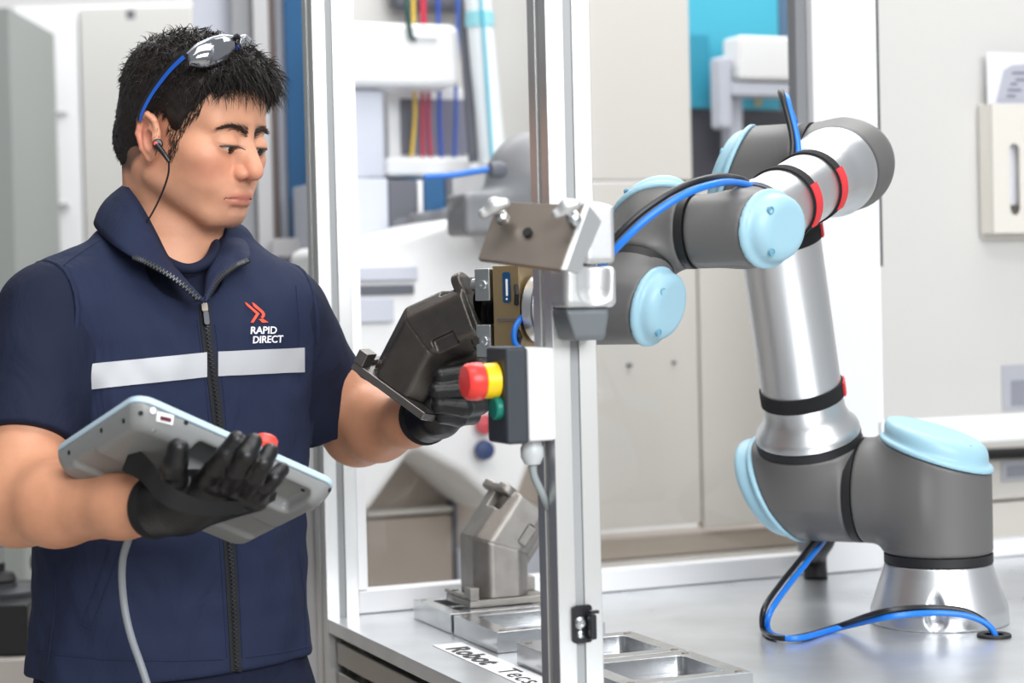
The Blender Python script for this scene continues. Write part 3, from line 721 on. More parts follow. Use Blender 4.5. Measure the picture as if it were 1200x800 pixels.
def poly_c(name, pts, v, m, parent): return MB().prism([cpl(x, y, v) for x, y in pts], Fr(CELL.p(0, v, 0), BX, UP, -AY), 0, .0005).build(name, m, parent, smooth=False)
poly_c('printed_area', [(1167, 120), (1176, 82), (1186, 76), (1228, 74), (1228, 120)], .2715, M_PRINT, pa)
for k, (x0, x1, y) in enumerate(((1186, 1204, 84), (1184, 1192, 97), (1181, 1197, 104), (1180, 1190, 111), (1190, 1206, 92))):
    poly_c('print_line', [(x0, y), (x1, y), (x1, y + 3), (x0, y + 3)], .2708, mat('dark_print', (120, 122, 136), .7), pa)
pp = MB().tube([cp3(1060, 537, .288), cp3(1500, 516, .288)], .0105, 16).build('black_pipe', M_BLACK); tag(pp, 'black pipe running level behind the robot base joint', 'pipe')

# ---- middle right: pale machine doors and the cyan machine window
MC = root('machine_housing', 'pale machine housing with two flush doors seen behind the robot forearm', 'machine', 800, .85)
cb('door', 674, 214, 818.5, 618, .85, .03, M_LBEIGE, MC); cb('door', 821, 214, 1010, 612, .85, .03, M_LBEIGE, MC)
cb('upper_panel', 674, -130, 808, 211, .85, .03, M_LBEIGE, MC)
cb('ledge', 674, 622, 1010, 646, .87, .1, M_BEIGE, MC); cb('plinth', 674, 650, 1010, 1120, .84, .1, M_LBEIGE, MC)
cb('door_knob', 736, 426, 741, 430, .842, .006, M_SLATE, MC, 0); cb('door_knob', 789, 423, 793, 426, .842, .006, M_SLATE, MC, 0)
CW = root('machining_centre', 'cyan and navy machine with white control box behind the elbow joint', 'machine', 870, 1.3)
cb('cyan_panel', 806, -130, 912, 128, 1.32, .04, M_CYAN, CW); cb('blue_panel', 913, -130, 960, 128, 1.32, .04, mat('steel_blue_panel', (82, 112, 142), .45), CW)
cb('dark_panel', 806, 129, 960, 320, 1.32, .04, mat('dark_violet_grey', (62, 62, 72), .45), CW)
cb('cyan_hood', 806, 40, 832, 127, 1.30, .015, mat('teal_panel', (40, 150, 178), .4), CW)
cb('control_box', 866, 42, 945, 94, 1.18, .08, M_WHITE, CW, .01); cb('box_shelf', 858, 97, 945, 112, 1.19, .07, M_LILAC, CW)
cb('support_arm', 844, 66, 859, 150, 1.2, .05, M_LILAC, CW, .008); cb('support_arm', 856, 114, 872, 190, 1.24, .05, M_LILAC, CW, .008)
cb('yellow_tag', 885, 116, 893, 124, 1.31, .004, mat('amber_tag', (190, 168, 120), .5), CW, 0); cb('yellow_tag', 846, 112, 851, 120, 1.31, .004, mat('amber_tag', (190, 168, 120), .5), CW, 0)

# ---- behind the wide pane: white machine with display and hanging leads
WM = root('white_machine', 'white machine with a grey display window behind the wide pane', 'machine', 490, 1.3)
cb('hood', 396, 26, 541, 101, 1.20, .12, M_WHITE, WM, .02)
cb('body', 396, -150, 640, 1150, 1.45, .3, M_GREYPANEL, WM)
cb('display_frame', 455, 103, 560, 206, 1.38, .05, M_WHITE, WM, .006)
cb('display', 470, 116, 548, 181, 1.374, .005, mat('display_violet_grey', (126, 126, 144), .35), WM, .001); cb('display_shade', 470, 116, 482, 181, 1.372, .0015, M_SLATE, WM, 0)
cb('side_cover', 396, 104, 452, 210, 1.25, .12, M_LILAC, WM, .01)
cb('cross_tray', 452, 184, 556, 207, 1.30, .06, M_WHITE, WM, .01)
cb('cable_box', 462, -60, 575, 12, 1.365, .06, M_SLATE, WM, .02)
MB().prism(rrect(0, 0, .062, .026, .008), Fr(cp3(482, 45, 1.19), BX, UP, -AY), 0, .012).build('white_clip', M_WHITE, WM, bevel=.002)
LC = 'coloured leads hanging in front of the white machine'
for k, (x0, x1, x2, colr, nm) in enumerate(((476, 482, 482, (20, 70, 66), 'dark green'), (484, 486, 481, (226, 190, 60), 'yellow'), (494, 495, 496, (196, 40, 70), 'red'), (497.5, 502, 506, (186, 44, 74), 'crimson'), (513, 515, 518, (30, 80, 190), 'blue'), (536, 534, 532, (40, 92, 190), 'light blue'))):
    pts = [cp3(x0, -40, 1.34), cp3(x0 + .5, 20, 1.335), cp3(x1, 105, 1.34), cp3(x1, 140, 1.345), cp3(x2, 196, 1.345)]
    if k == 0: pts = [cp3(475, -40, 1.22), cp3(477, 8, 1.185), cp3(481, 40, 1.185), cp3(487, 46, 1.19)]
    o = MB().tube(spline(pts, 24), .0042 if k else .006, 8).build('hanging_lead', mat('lead_' + nm.replace(' ', '_'), colr, .45))
    lab = {'dark green': 'dark green lead ending at the white clip behind the wide pane', 'crimson': 'crimson lead hanging between the red and the blue one'}.get(nm, nm + ' lead hanging across the grey display window')
    tag(o, lab, 'cable', LC)
M_WT = mat('milky_tube', (236, 242, 245), .3)
TU = thing('feed_tube', 'white feed tube with a cyan stripe hanging behind the wide pane', 'tube', cp3(580, 190, 1.12))
MB().tube([cp3(556, -30, 1.12), cp3(562, 25, 1.12), cp3(578, 192, 1.12)], .028, 20).build('tube', M_WT, TU)
MB().tube([cp3(561, -30, 1.078), cp3(566, 25, 1.078), cp3(577, 192, 1.078)], .0035, 8).build('cyan_stripe', M_CYAN, TU)
MB().lathe(cp3(562, 26, 1.12), UP, [(.029, -.012), (.031, -.01), (.031, .02), (.029, .022)], 24).build('cyan_collar', mat('pale_cyan', (150, 214, 224), .4), TU)
da = MB().tube(spline([cp3(552, -30, 1.16), cp3(544, 20, 1.16), cp3(547, 80, 1.16), cp3(555, 190, 1.16)], 16), .011, 12).build('dark_rod', M_SLATE); tag(da, 'dark grey rod beside the white feed tube behind the wide pane', 'rod')
# solid grey body standing in for the robot joint's reflection, blue hose and connector
def fgr(P):
    c = cp3(630, 215, .58); d = s_ell(P, c, (.098, .085, .098)) 
    d = smin(d, s_box(P, Fr(c, BX, AY, UP), (-.165, -.05, -.095), (.05, .05, -.018), .01), .03)
    return np.minimum(d, s_box(P, Fr(c, BX, AY, UP), (-.06, .04, -.085), (.0, .538, -.03), .004))
c_ = cp3(630, 215, .58); lo, hi = bbox([c_, c_ + AY * .45], .2)
gh = sdf_obj('reflection_body', fgr, lo, hi, .006, mat('reflection_grey', (126, 127, 130), .45), None); tag(gh, 'grey rounded body standing in for a robot reflection behind the steel plate bracket', 'machine')
bh = thing('blue_line', 'short blue line with a black plug behind the wide pane', 'hose', cp3(545, 200, .47))
MB().tube(spline([cp3(497, 207, .49), cp3(530, 205, .48), cp3(555, 201, .475), cp3(574, 198, .47)], 16), .006, 10).build('line', M_BLUE, bh)
MB().lathe(cp3(572, 199, .47), BX, [(.008, 0), (.014, .004), (.016, .02), (.012, .032), (.006, .033)], 18).build('plug', M_SLATE, bh)
PW = root('panel_row', 'row of grey slate and deep blue panels under the white machine', 'machine panel', 500, 1.1)
for k, (x0, x1, y0, m) in enumerate(((396, 456, 209, M_LILAC), (457, 490, 211, M_SLATE), (491, 497, 211, M_WHITE), (498, 523, 206, M_DBLUE), (524, 530, 206, M_SLATE), (531, 640, 200, M_MGREY))): cb('panel', x0, y0, x1, 330, 1.12, .32, m, PW)
# white draped cover and warm grey machine base
WC = thing('white_cover', 'bulky white machine cover below the panel row', 'machine cover', cp3(530, 560, .8))
def lp(name, pts, v, th, m, parent, bevel=.01): return MB().prism([cpl(x, y, v) for x, y in pts], Fr(CELL.p(0, v, 0), BX, UP, -AY), -th, 0).build(name, m, parent, bevel=bevel)
lp('cover', [(396, 288), (424, 284), (462, 275), (500, 266), (524, 258), (560, 252), (650, 250), (650, 470), (600, 610), (540, 556), (486, 526), (432, 602), (396, 610)], .78, .335, M_WHITE, WC, .02)
cb('slot', 418, 334, 486, 345, .772, .006, M_SLATE, WC, .002); cb('band', 418, 312, 490, 329, .770, .008, M_LILAC, WC, .003); cb('band', 418, 349, 462, 378, .770, .008, M_LILAC, WC, .003)
MBs = root('floor_machine', 'warm grey machine base behind the wide pane next to the upright casting', 'machine', 520, .9)
cb('base_body', 425, 520, 660, 706, 1.10, .3, M_BEIGE, MBs)
cb('front_plate', 430, 606, 531, 700, 1.06, .035, M_BEIGE, MBs); cb('edge_strip', 532, 560, 537, 704, 1.05, .04, M_SLATE, MBs); cb('top_rail', 430, 596, 531, 603, 1.05, .045, M_LBEIGE, MBs); cb('white_foot', 538, 640, 660, 704, 1.04, .04, M_LILAC, MBs)
# small red and blue knobs seen past the hand
for (px, py), colr, nm in (((567, 497), (200, 70, 80), 'red'), ((566, 527), (40, 60, 110), 'navy')):
    o = MB().lathe(cp3(px, py, .765), -AY, [(.012, 0), (.02, .004), (.018, .016), (.0, .02)], 20, caps=False).build('knob', mat('knob_' + nm, colr, .45)); tag(o, nm + ' knob on the white cover below the gripped casting', 'knob')

# ---- left of the cell
def wbx(name, x0, y0, x1, y1, d, th, m, parent, bevel=.003):
    a, b = at(x0, (y0 + y1) / 2, d), at(x1, (y0 + y1) / 2, d); zt, zb = at((x0 + x1) / 2, y0, d)[2], at((x0 + x1) / 2, y1, d)[2]
    return MB().box((a[0], a[1], max(zb, .002)), (b[0], a[1] + th, zt)).build(name, m, parent, bevel=bevel)
def wroot(name, label, cat, px, d): p = at(px, 400, d); return thing(name, label, cat, (p[0], p[1], 0))
GC = wroot('grey_cabinet', 'tall grey green cabinet cut by the edge beside the worker', 'cabinet', 10, 5.0)
wbx('carcass', -120, 12, 27, 1150, 5.0, .5, mat('grey_green_paint', (142, 147, 144), .55), GC); wbx('plinth', -118, 1151, 25, 1200, 5.05, .4, M_SLATE, GC)
WCB = wroot('white_cabinet', 'white double door cabinet standing behind the worker', 'cabinet', 120, 5.8)
wbx('door', 31, 9, 104, 1010, 5.8, .03, M_WHITE, WCB); wbx('door', 107, 9, 238, 1010, 5.8, .03, M_GREYPANEL, WCB); wbx('carcass', 30, 8, 239, 1012, 5.835, .5, M_WHITE, WCB)
wbx('handle', 66, 238, 80, 242, 5.77, .02, M_MGREY, WCB, 0); wbx('handle', 148, 12, 158, 22, 5.77, .02, M_SLATE, WCB, 0); wbx('handle', 66, 131, 78, 134, 5.77, .02, M_MGREY, WCB, 0)
GM = wroot('machine_column', 'grey sheet metal machine column with a blue strip behind the worker', 'machine', 310, 4.4)
wbx('sheet', 284, -120, 308, 1150, 4.4, .04, mat('column_grey', (150, 151, 155), .5), GM); wbx('sheet', 309, -120, 327, 1150, 4.37, .04, mat('column_light', (190, 190, 192), .45), GM)
wbx('dark_edge', 328, -120, 334, 1150, 4.38, .04, mat('brown_black', (96, 84, 80), .5), GM); wbx('blue_strip', 335, -120, 372, 352, 4.40, .04, M_DBLUE, GM); wbx('sheet', 335, 354, 372, 1150, 4.40, .04, mat('column_light', (190, 190, 192), .45), GM); wbx('cross_beam', 318, 279, 372, 301, 4.30, .06, M_MGREY, GM)
wbx('backing', 240, -120, 400, 1150, 4.46, .1, M_LILAC, GM)
BK = thing('black_rotary_base', 'black rotary table base on the bench behind the worker', 'machine', at(10, 720, 3.4) - UP * .9)
p_ = at(8, 690, 3.4); p2 = at(4, 668, 3.4)
MB().box((p_[0] - .3, p_[1] - .1, p_[2] - .098), (p_[0] + .06, p_[1] + .2, p_[2] - .012)).build('housing', M_BLACKPL, BK, bevel=.004)
MB().lathe(p_ + A(-.02, .03, -.0115), UP, [(.075, 0), (.075, .008), (.05, .012), (.03, .012), (.03, .02), (.018, .021)], 40).build('turntable', mat('dark_steel', (96, 98, 102), .35, .8), BK)
MB().lathe(p_ + A(-.02, .03, .010), UP, [(.027, 0), (.03, .003), (.024, .015), (.01, .018), (.01, .032)], 30).build('hub', M_BLACK, BK)
MB().cyl(p_ + A(-.02, .03, .0425), p_ + A(-.02, .03, .07), .008, n=16).build('stem', M_ZINC, BK)
MB().lathe(p_ + A(-.02, .03, .0705), UP, [(.01, 0), (.017, .003), (.018, .05), (.014, .056)], 24).build('blue_knob', mat('knob_blue', (16, 62, 150), .35), BK)
MB().tube([p_ + A(.015, .12, .03), p_ + A(.12, .12, .032)], .014, 14).build('grip_bar', M_BLACK, BK)
MB().box((p_[0] - .4, p_[1] - .12, .02), (p_[0] + .2, p_[1] + .5, p_[2] - .1005)).build('bench', mat('bench_side', (188, 182, 176), .5), BK, bevel=.004)
# ================================================================== the worker
YAW_T = math.radians(35)
FT = A(math.sin(YAW_T), -math.cos(YAW_T), 0); LT = A(math.cos(YAW_T), math.sin(YAW_T), 0)   # torso forward, torso left
PSI, HP = math.radians(58), math.radians(15)
_f0 = A(math.sin(PSI), -math.cos(PSI), 0); HL = A(math.cos(PSI), math.sin(PSI), 0)
HF = _f0 * math.cos(HP) - UP * math.sin(HP); HU = _f0 * math.sin(HP) + UP * math.cos(HP)
HEAD = Fr(at(220, 169, 2.44), HL, HF, HU)                    # s to his left, f forward, u up; origin between the ears
def zpx(x, y, d): return at(x, y, d)[2]
rngp = np.random.default_rng(7)
_wd = rngp.normal(size=(14, 3)); _wd /= np.linalg.norm(_wd, axis=1)[:, None]; _wp = rngp.uniform(0, 6.28, 14)
def wob(P, k, seed=0):
    o = np.zeros(len(P))
    for i in range(7): o += np.sin(P @ _wd[(i + seed) % 14] * k * (1 + .23 * i) + _wp[(i * 3 + seed) % 14])
    return o / 7
# joints
SH_R, EL_R, WR_R = at(56, 368, 2.36), at(20, 588, 2.25), at(188, 594, 2.10)
SH_L, EL_L, WR_L = at(330, 372, 2.51), at(420, 503, 2.60), at(502, 488, 2.41)
NK = at(203, 300, 2.475)
# ---- torso profile, heights from picture rows on the body axis
AXC = at(202, 500, 2.46)
def axis_xy(z):
    t = np.clip((z - .95) / .55, 0, 1); a, b = at(200, 780, 2.46), at(203, 290, 2.475)
    return a[0] + (b[0] - a[0]) * t, a[1] + (b[1] - a[1]) * t
_zs = [zpx(200, y, 2.46) for y in (860, 785, 720, 650, 560, 450, 390, 345, 310, 280)]
_a = [.180, .179, .176, .172, .178, .186, .186, .172, .130, .075]
_b = [.126, .124, .121, .117, .120, .126, .122, .108, .086, .064]
_o = np.argsort(_zs); _zs = np.array(_zs)[_o]; _a = np.array(_a)[_o]; _b = np.array(_b)[_o]
_zf = np.linspace(_zs[0], _zs[-1], 200)
def _sm(y):
    q = np.interp(_zf, _zs, y); k = np.ones(17) / 17; return np.convolve(np.pad(q, 8, 'edge'), k, 'valid')
_af, _bf = _sm(_a), _sm(_b)
def s_torso(P, off=0.):
    x, y = axis_xy(P[:, 2]); dx, dy = P[:, 0] - x, P[:, 1] - y
    s = dx * LT[0] + dy * LT[1]; f = dx * FT[0] + dy * FT[1]
    a = np.interp(P[:, 2], _zf, _af) + off; b = np.interp(P[:, 2], _zf, _bf) + off
    r = (np.abs(s / a) ** 2.35 + np.abs(f / b) ** 2.35) ** (1 / 2.35)
    d = (r - 1) * np.minimum(a, b) * .9
    d = smax(d, P[:, 2] - zpx(200, 268, 2.47), .02)
    for sg, S in ((-1, SH_R), (1, SH_L)):
        n0 = NK + LT * sg * .055 - UP * .012
        d = smin(d, s_cap(P, n0, S + UP * .006 - LT * sg * .012, .044 + off, .058 + off), .05)
    return d
Z_HEM, Z_FEET = zpx(200, 786, 2.40), 0.0
CUT_R = (at(56, 400, 2.34), nrm(-LT * .93 + FT * .26 + UP * .10)); CUT_L = (SH_L + LT * .024, nrm(LT * .97 + FT * .1 + UP * .06))
def f_vest(P):
    d = s_torso(P) + .0036 * wob(P * A(1, 1, .55), 42) + .0018 * wob(P, 90, 5)
    # loose folds hanging from the armholes and over the belt
    s = (P - AXC) @ LT; z = P[:, 2]
    d += .0016 * np.sin(46 * (z + .9 * s)) * np.clip(1 - np.abs(s + .12) / .09, 0, 1) + .0016 * np.sin(52 * (z - 1.0 * s)) * np.clip(1 - np.abs(s - .13) / .08, 0, 1)
    d = smax(d, Z_HEM - z, .004)
    for o, n in (CUT_R, CUT_L): d = smax(d, s_pl(P, o, n), .006)
    # neck opening
    d = smax(d, -s_cap(P, at(212, 320, 2.40), at(196, 225, 2.47), .050, .075), .004)
    return d
def f_tee_t(P):
    d = s_torso(P, -.010) + .001 * wob(P, 70, 3)
    d = smax(d, Z_HEM - .04 - P[:, 2], .004)
    return smax(d, -s_cap(P, at(214, 285, 2.435), at(200, 215, 2.47), .047, .072), .003)
def sleeve(P, S, E, t1, r0, r1, arm_r, seed):
    ax = nrm(E - S); hem = S + (E - S) * t1; L = np.linalg.norm(E - S)
    t = (P - S) @ ax
    d = s_cap(P, S, S + (E - S) * (t1 + .2), r0, r1 + (r1 - r0) * .1) + .0028 * wob(P, 55, seed) + .002 * np.sin(75 * t + 4 * wob(P, 14, seed + 2)) * np.clip(t / L, 0, 1)
    d = smax(d, s_pl(P, hem, ax), .003)
    return smax(d, -s_cap(P, S + (E - S) * (t1 - .10), S + (E - S) * 1.1, r1 - .020, r1 - .002), .002)
def f_tee(P):
    d = f_tee_t(P)
    d = smin(d, sleeve(P, SH_R, EL_R, .69, .0585, .0585, .05, 1), .03)
    return smin(d, sleeve(P, SH_L, EL_L + at(404, 498, 2.6) - at(420, 503, 2.6), .90, .0575, .058, .047, 6), .03)

# ---- hands: chains of (px, py, depth)
def hand_f(chains, palm, k=.0035):
    def f(P, off=0.):
        d = None
        for a, b, ra, rb in palm:
            e = s_cap(P, a, b, ra + off, rb + off); d = e if d is None else smin(d, e, .014)
        for pts, rs in chains:
            e = s_chain(P, pts, [r + off for r in rs], .003); d = smin(d, e, k)
        return d
    return f
# tablet plane
T_TL, T_TR, T_BR, T_BL = A(-0.3865, 2.0175, 1.3247), A(-0.1914, 2.1379, 1.2157), A(-0.3135, 2.2753, 1.1491), A(-0.5086, 2.1548, 1.2581)
T_X, T_Y = nrm(T_TR - T_TL), nrm(T_BL - T_TL); T_N = nrm(np.cross(T_X, T_Y)); T_N = T_N if T_N @ CF < 0 else -T_N   # out of the underside
def under(px, py, lift):
    """point on the picture ray lying `lift` in front of the tablet underside"""
    r = at(px, py, 1.0) - CAM; o = T_TL + T_N * (.028 + lift); t = ((o - CAM) @ T_N) / (r @ T_N); return CAM + r * t
U = under
RFING = [([U(243, 560, .028), U(252, 548, .030), U(264, 533, .024), U(277, 515, .010)], [.0112, .0102, .0094, .0086]),
         ([U(266, 568, .030), U(278, 550, .034), U(288, 534, .027), U(297, 518, .011)], [.0112, .0104, .0096, .0088]),
         ([U(288, 572, .030), U(299, 557, .033), U(308, 543, .026), U(316, 529, .011)], [.0108, .0100, .0092, .0084]),
         ([U(302, 580, .026), U(313, 569, .028), U(321, 560, .022), U(330, 550, .010)], [.0098, .0090, .0082, .0075]),
         ([U(206, 576, .034), U(204, 556, .034), U(206, 541, .028), U(209, 525, .018)], [.0150, .0132, .0118, .0105])]
RPALM = [(WR_R, U(228, 583, .034), .026, .026), (U(215, 580, .034), U(246, 566, .030), .022, .016), (U(225, 586, .034), U(268, 574, .031), .022, .016), (U(230, 592, .032), U(290, 579, .029), .020, .014), (U(230, 596, .030), U(302, 585, .026), .018, .012), (U(205, 580, .034), U(228, 586, .034), .020, .022)]
hand_r = hand_f(RFING, RPALM)
LK = lambda px, py, d: at(px, py, d)
LFING = [([LK(545, 440, 2.41), LK(560, 438, 2.375), LK(545, 436, 2.335), LK(517, 440, 2.325)], [.0120, .0115, .0108, .0098]),
         ([LK(550, 455, 2.41), LK(566, 455, 2.37), LK(546, 456, 2.330), LK(512, 458, 2.322)], [.0122, .0120, .0112, .0102]),
         ([LK(548, 470, 2.41), LK(562, 474, 2.37), LK(544, 478, 2.332), LK(515, 475, 2.325)], [.0118, .0115, .0106, .0096]),
         ([LK(542, 482, 2.41), LK(553, 487, 2.38), LK(538, 490, 2.345), LK(518, 488, 2.335)], [.0105, .0100, .0092, .0084]),
         ([LK(505, 478, 2.42), LK(500, 452, 2.435), LK(505, 430, 2.445), LK(520, 412, 2.445)], [.0150, .0135, .0118, .0102])]
LPALM = [(WR_L, LK(520, 480, 2.42), .026, .024), (LK(515, 475, 2.42), LK(545, 440, 2.415), .020, .016), (LK(518, 478, 2.42), LK(550, 456, 2.415), .020, .016), (LK(518, 482, 2.42), LK(548, 470, 2.415), .020, .015), (LK(518, 486, 2.42), LK(542, 482, 2.415), .018, .013)]
hand_l = hand_f(LFING, LPALM)

# ---- head
def f_head(P):
    Q = HEAD.l(P); X = np.abs(Q[:, 0]); S = np.stack([X, Q[:, 1], Q[:, 2]], -1)
    e = lambda c, r, p=S: s_ell(p, A(*c), r)
    d = e((0, -.006, .052), (.0735, .092, .078), Q)
    d = smin(d, e((0, .030, .058), (.064, .060, .056), Q), .02)
    d = smin(d, e((0, .024, -.020), (.0590, .064, .058), Q), .025)
    d = smin(d, e((.028, .050, -.018), (.031, .040, .048)), .02)                    # cheeks
    d = smin(d, s_cap(S, (.0545, .004, -.040), (.022, .070, -.072), .0135, .0135), .020)  # jaw
    d = smin(d, e((0, .074, -.069), (.026, .024, .0185), Q), .020)                  # chin
    d = smin(d, s_cap(S, (.0, .083, .040), (.038, .072, .037), .0115, .010), .014)   # brow
    d = smin(d, e((.044, .062, -.002), (.018, .020, .014)), .020)                   # cheekbone
    d = smax(d, -e((.0300, .106, .017), (.0190, .016, .0115)), .014)                  # sockets
    d = smin(d, e((0, .080, -.041), (.031, .0235, .025), Q), .016)                  # muzzle
    # lids over the eyeball
    d = smin(d, e((.0275, .0825, .0165), (.0182, .0142, .0132)), .007)
    d = smax(d, -s_chain(S, [A(.0130, .0965, .0222), A(.0270, .1003, .0256), A(.0430, .0915, .0225)], [.0010, .0012, .0010], .001), .002)   # lid crease
    d = smax(d, -e((.0275, .0975, .0126), (.0172, .0165, .0029)), .0010)            # lid opening
    # nose
    d = smin(d, s_cap(Q, (0, .0885, .026), (0, .1090, -.006), .0080, .0108), .012)
    d = smin(d, e((0, .1110, -.0125), (.0105, .0115, .0094), Q), .007)
    d = smin(d, e((.0126, .0995, -.0165), (.0066, .0110, .0076)), .004)
    d = smax(d, -e((.0070, .1050, -.0258), (.0040, .0058, .0038)), .002)
    d = smin(d, e((.0085, .0880, .0010), (.0070, .0120, .0150)), .010)
    # lips
    d = smin(d, s_chain(S, [A(0, .1005, -.0415), A(.010, .0985, -.0420), A(.0245, .0870, -.0472)], [.0052, .0050, .0022], .002), .005)
    d = smin(d, s_chain(S, [A(0, .0985, -.0525), A(.010, .0965, -.0520), A(.0225, .0870, -.0490)], [.0062, .0058, .0024], .002), .005)
    d = smax(d, -s_chain(S, [A(0, .1080, -.0466), A(.010, .1050, -.0470), A(.0260, .0915, -.0485)], [.0011, .0011, .0010], .001), .0015)
    d = smax(d, -s_cap(S, (0, .1035, -.0610), (.012, .100, -.0610), .0032, .003), .007)          # under the lower lip
    d = smax(d, -s_cap(Q, (0, .1075, -.0280), (0, .1085, -.0360), .0016, .0018), .004)            # philtrum
    # ears
    ea = math.radians(14)
    ef = Fr(A(.0725, .010, .006), nrm(A(.93, .10, -.08) + A(0, -.32, 0)), A(0, math.cos(ea), math.sin(ea)), A(0, -math.sin(ea), math.cos(ea)))
    ef = Fr(ef.o, ef.x, nrm(ef.y - ef.x * (ef.y @ ef.x)), np.cross(ef.x, nrm(ef.y - ef.x * (ef.y @ ef.x))))
    ear = s_ell(S, ef.p(.005, 0, .001), (.0075, .0175, .0290), ef)
    rim = s_chain(S, [ef.p(.005, .0145, .004), ef.p(.009, .013, .020), ef.p(.011, .002, .0285), ef.p(.0125, -.012, .022), ef.p(.0125, -.0165, .006), ef.p(.010, -.0125, -.012), ef.p(.0065, -.003, -.025)], [.0026, .0034, .0036, .0038, .0036, .0034, .0044], .002)
    ear = smin(ear, rim, .003)
    ear = smax(ear, -s_ell(S, ef.p(.0125, .003, -.003), (.0085, .0085, .0115), ef), .003)
    ear = smax(ear, -s_ell(S, ef.p(.0135, -.003, .0155), (.0045, .0080, .0060), ef), .003)
    ear = smin(ear, s_ell(S, ef.p(.0075, .0125, -.002), (.004, .0045, .0062), ef), .003)
    return smin(d, ear, .004)
def f_neck(P):
    d = s_cap(P, HEAD.p(0, -.030, -.035), NK - UP * .02, .0535, .0600)
    d = smin(d, s_cap(P, HEAD.p(0, .020, -.060), NK + FT * .015, .030, .045), .03)
    d = smin(d, s_cap(P, HEAD.p(-.050, -.030, -.02), NK + FT * .045 - LT * .012, .0135, .011), .018)     # neck muscle
    return smin(d, s_cap(P, HEAD.p(.050, -.030, -.02), NK + FT * .045 + LT * .012, .0135, .011), .018)
def f_arm(P, S, E, Wp, sc=1.0):
    m = E + (Wp - E) * .30; q = E + (Wp - E) * .75
    d = s_chain(P, [S, S + (E - S) * .55, E], [.045 * sc, .044 * sc, .044 * sc], .02)
    return smin(d, s_chain(P, [E, m, q, Wp], [.0430 * sc, .0435 * sc, .0310 * sc, .0265 * sc], .02), .028)
def near(P, c, r, f, far=.3):
    q = np.linalg.norm(P - c, axis=1); m = q < r; d = np.maximum(q - r, 0) + .06
    if m.any(): d[m] = f(P[m])
    return d
def f_body(P):
    d = near(P, HEAD.p(0, 0, .02), .215, lambda p: smin(f_head(p), f_neck(p), .018))
    d = smin(d, s_torso(P, -.022), .03)
    a = smin(f_arm(P, SH_R, EL_R, WR_R, 1.06), near(P, U(250, 560, .02), .19, lambda p: hand_r(p, -.0012)), .012)
    b = smin(f_arm(P, SH_L, EL_L, WR_L, 1.0), near(P, LK(530, 460, 2.38), .17, lambda p: hand_l(p, -.0012)), .012)
    d = smin(smin(d, a, .012), b, .012)
    return smax(d, Z_HEM - .05 - P[:, 2], .004)
def skin_tone(V):
    Q = HEAD.l(V); X = np.abs(Q[:, 0]); S = np.stack([X, Q[:, 1], Q[:, 2]], -1)
    base = np.tile(A(*lin((208, 152, 122))), (len(V), 1))
    def mix(c, w): 
        nonlocal base
        w = np.clip(w, 0, 1)[:, None]; base = base * (1 - w) + A(*lin(c)) * w
    g = lambda c, r: np.exp(-np.sum(((S - A(*c)) / A(*r)) ** 2, -1))
    hd = np.clip((Q[:, 2] + .1) / .02, 0, 1)
    mix((206, 122, 104), .55 * g((.042, .07, -.012), (.022, .03, .02)))
    mix((204, 122, 100), .50 * g((.008, .108, -.013), (.016, .02, .014)))
    mix((214, 122, 104), .55 * g((.082, -.01, .0), (.02, .03, .035)))
    mix((168, 122, 104), .42 * np.maximum(g((0, .085, -.070), (.034, .035, .022)), g((.0, .1, -.033), (.024, .02, .007))))      # shaven chin and lip
    mix((172, 126, 106), .30 * g((.045, .03, -.055), (.03, .04, .02)))
    lip = np.maximum(np.exp(-((X / .024) ** 4) - ((Q[:, 2] + .0470 + .10 * (X ** 2) / .024) / .0085) ** 4), 0) * (Q[:, 1] > .082)
    mix((186, 104, 92), .75 * lip)
    mix((150, 96, 84), .6 * np.exp(-((X / .025) ** 6) - ((Q[:, 2] + .0466 + .06 * X) / .0016) ** 2) * (Q[:, 1] > .086))
    brow = np.exp(-(((X - .023) / .0185) ** 4) - ((Q[:, 2] - .0385 + .12 * (X - .03) + 6 * np.maximum(X - .034, 0) ** 2 * 10) / .0048) ** 2) * (Q[:, 1] > .05)
    mix((92, 68, 58), .5 * brow)
    mix((70, 48, 44), .7 * np.exp(-(((X - .0275) / .0165) ** 6) - ((Q[:, 2] - .0162) / .0012) ** 2) * (Q[:, 1] > .072))          # lash line
    scalp = hair_gap(Q) ; mix((84, 64, 56), .85 * np.clip(-scalp / .010 + .45, 0, 1) * (Q[:, 2] > -.06))
    arm = np.clip(1.5 - np.abs(V[:, 2] - EL_R[2]) / .1, 0, 1) * (V[:, 2] < 1.3)
    mix((200, 140, 106), .5 * arm)
    return base
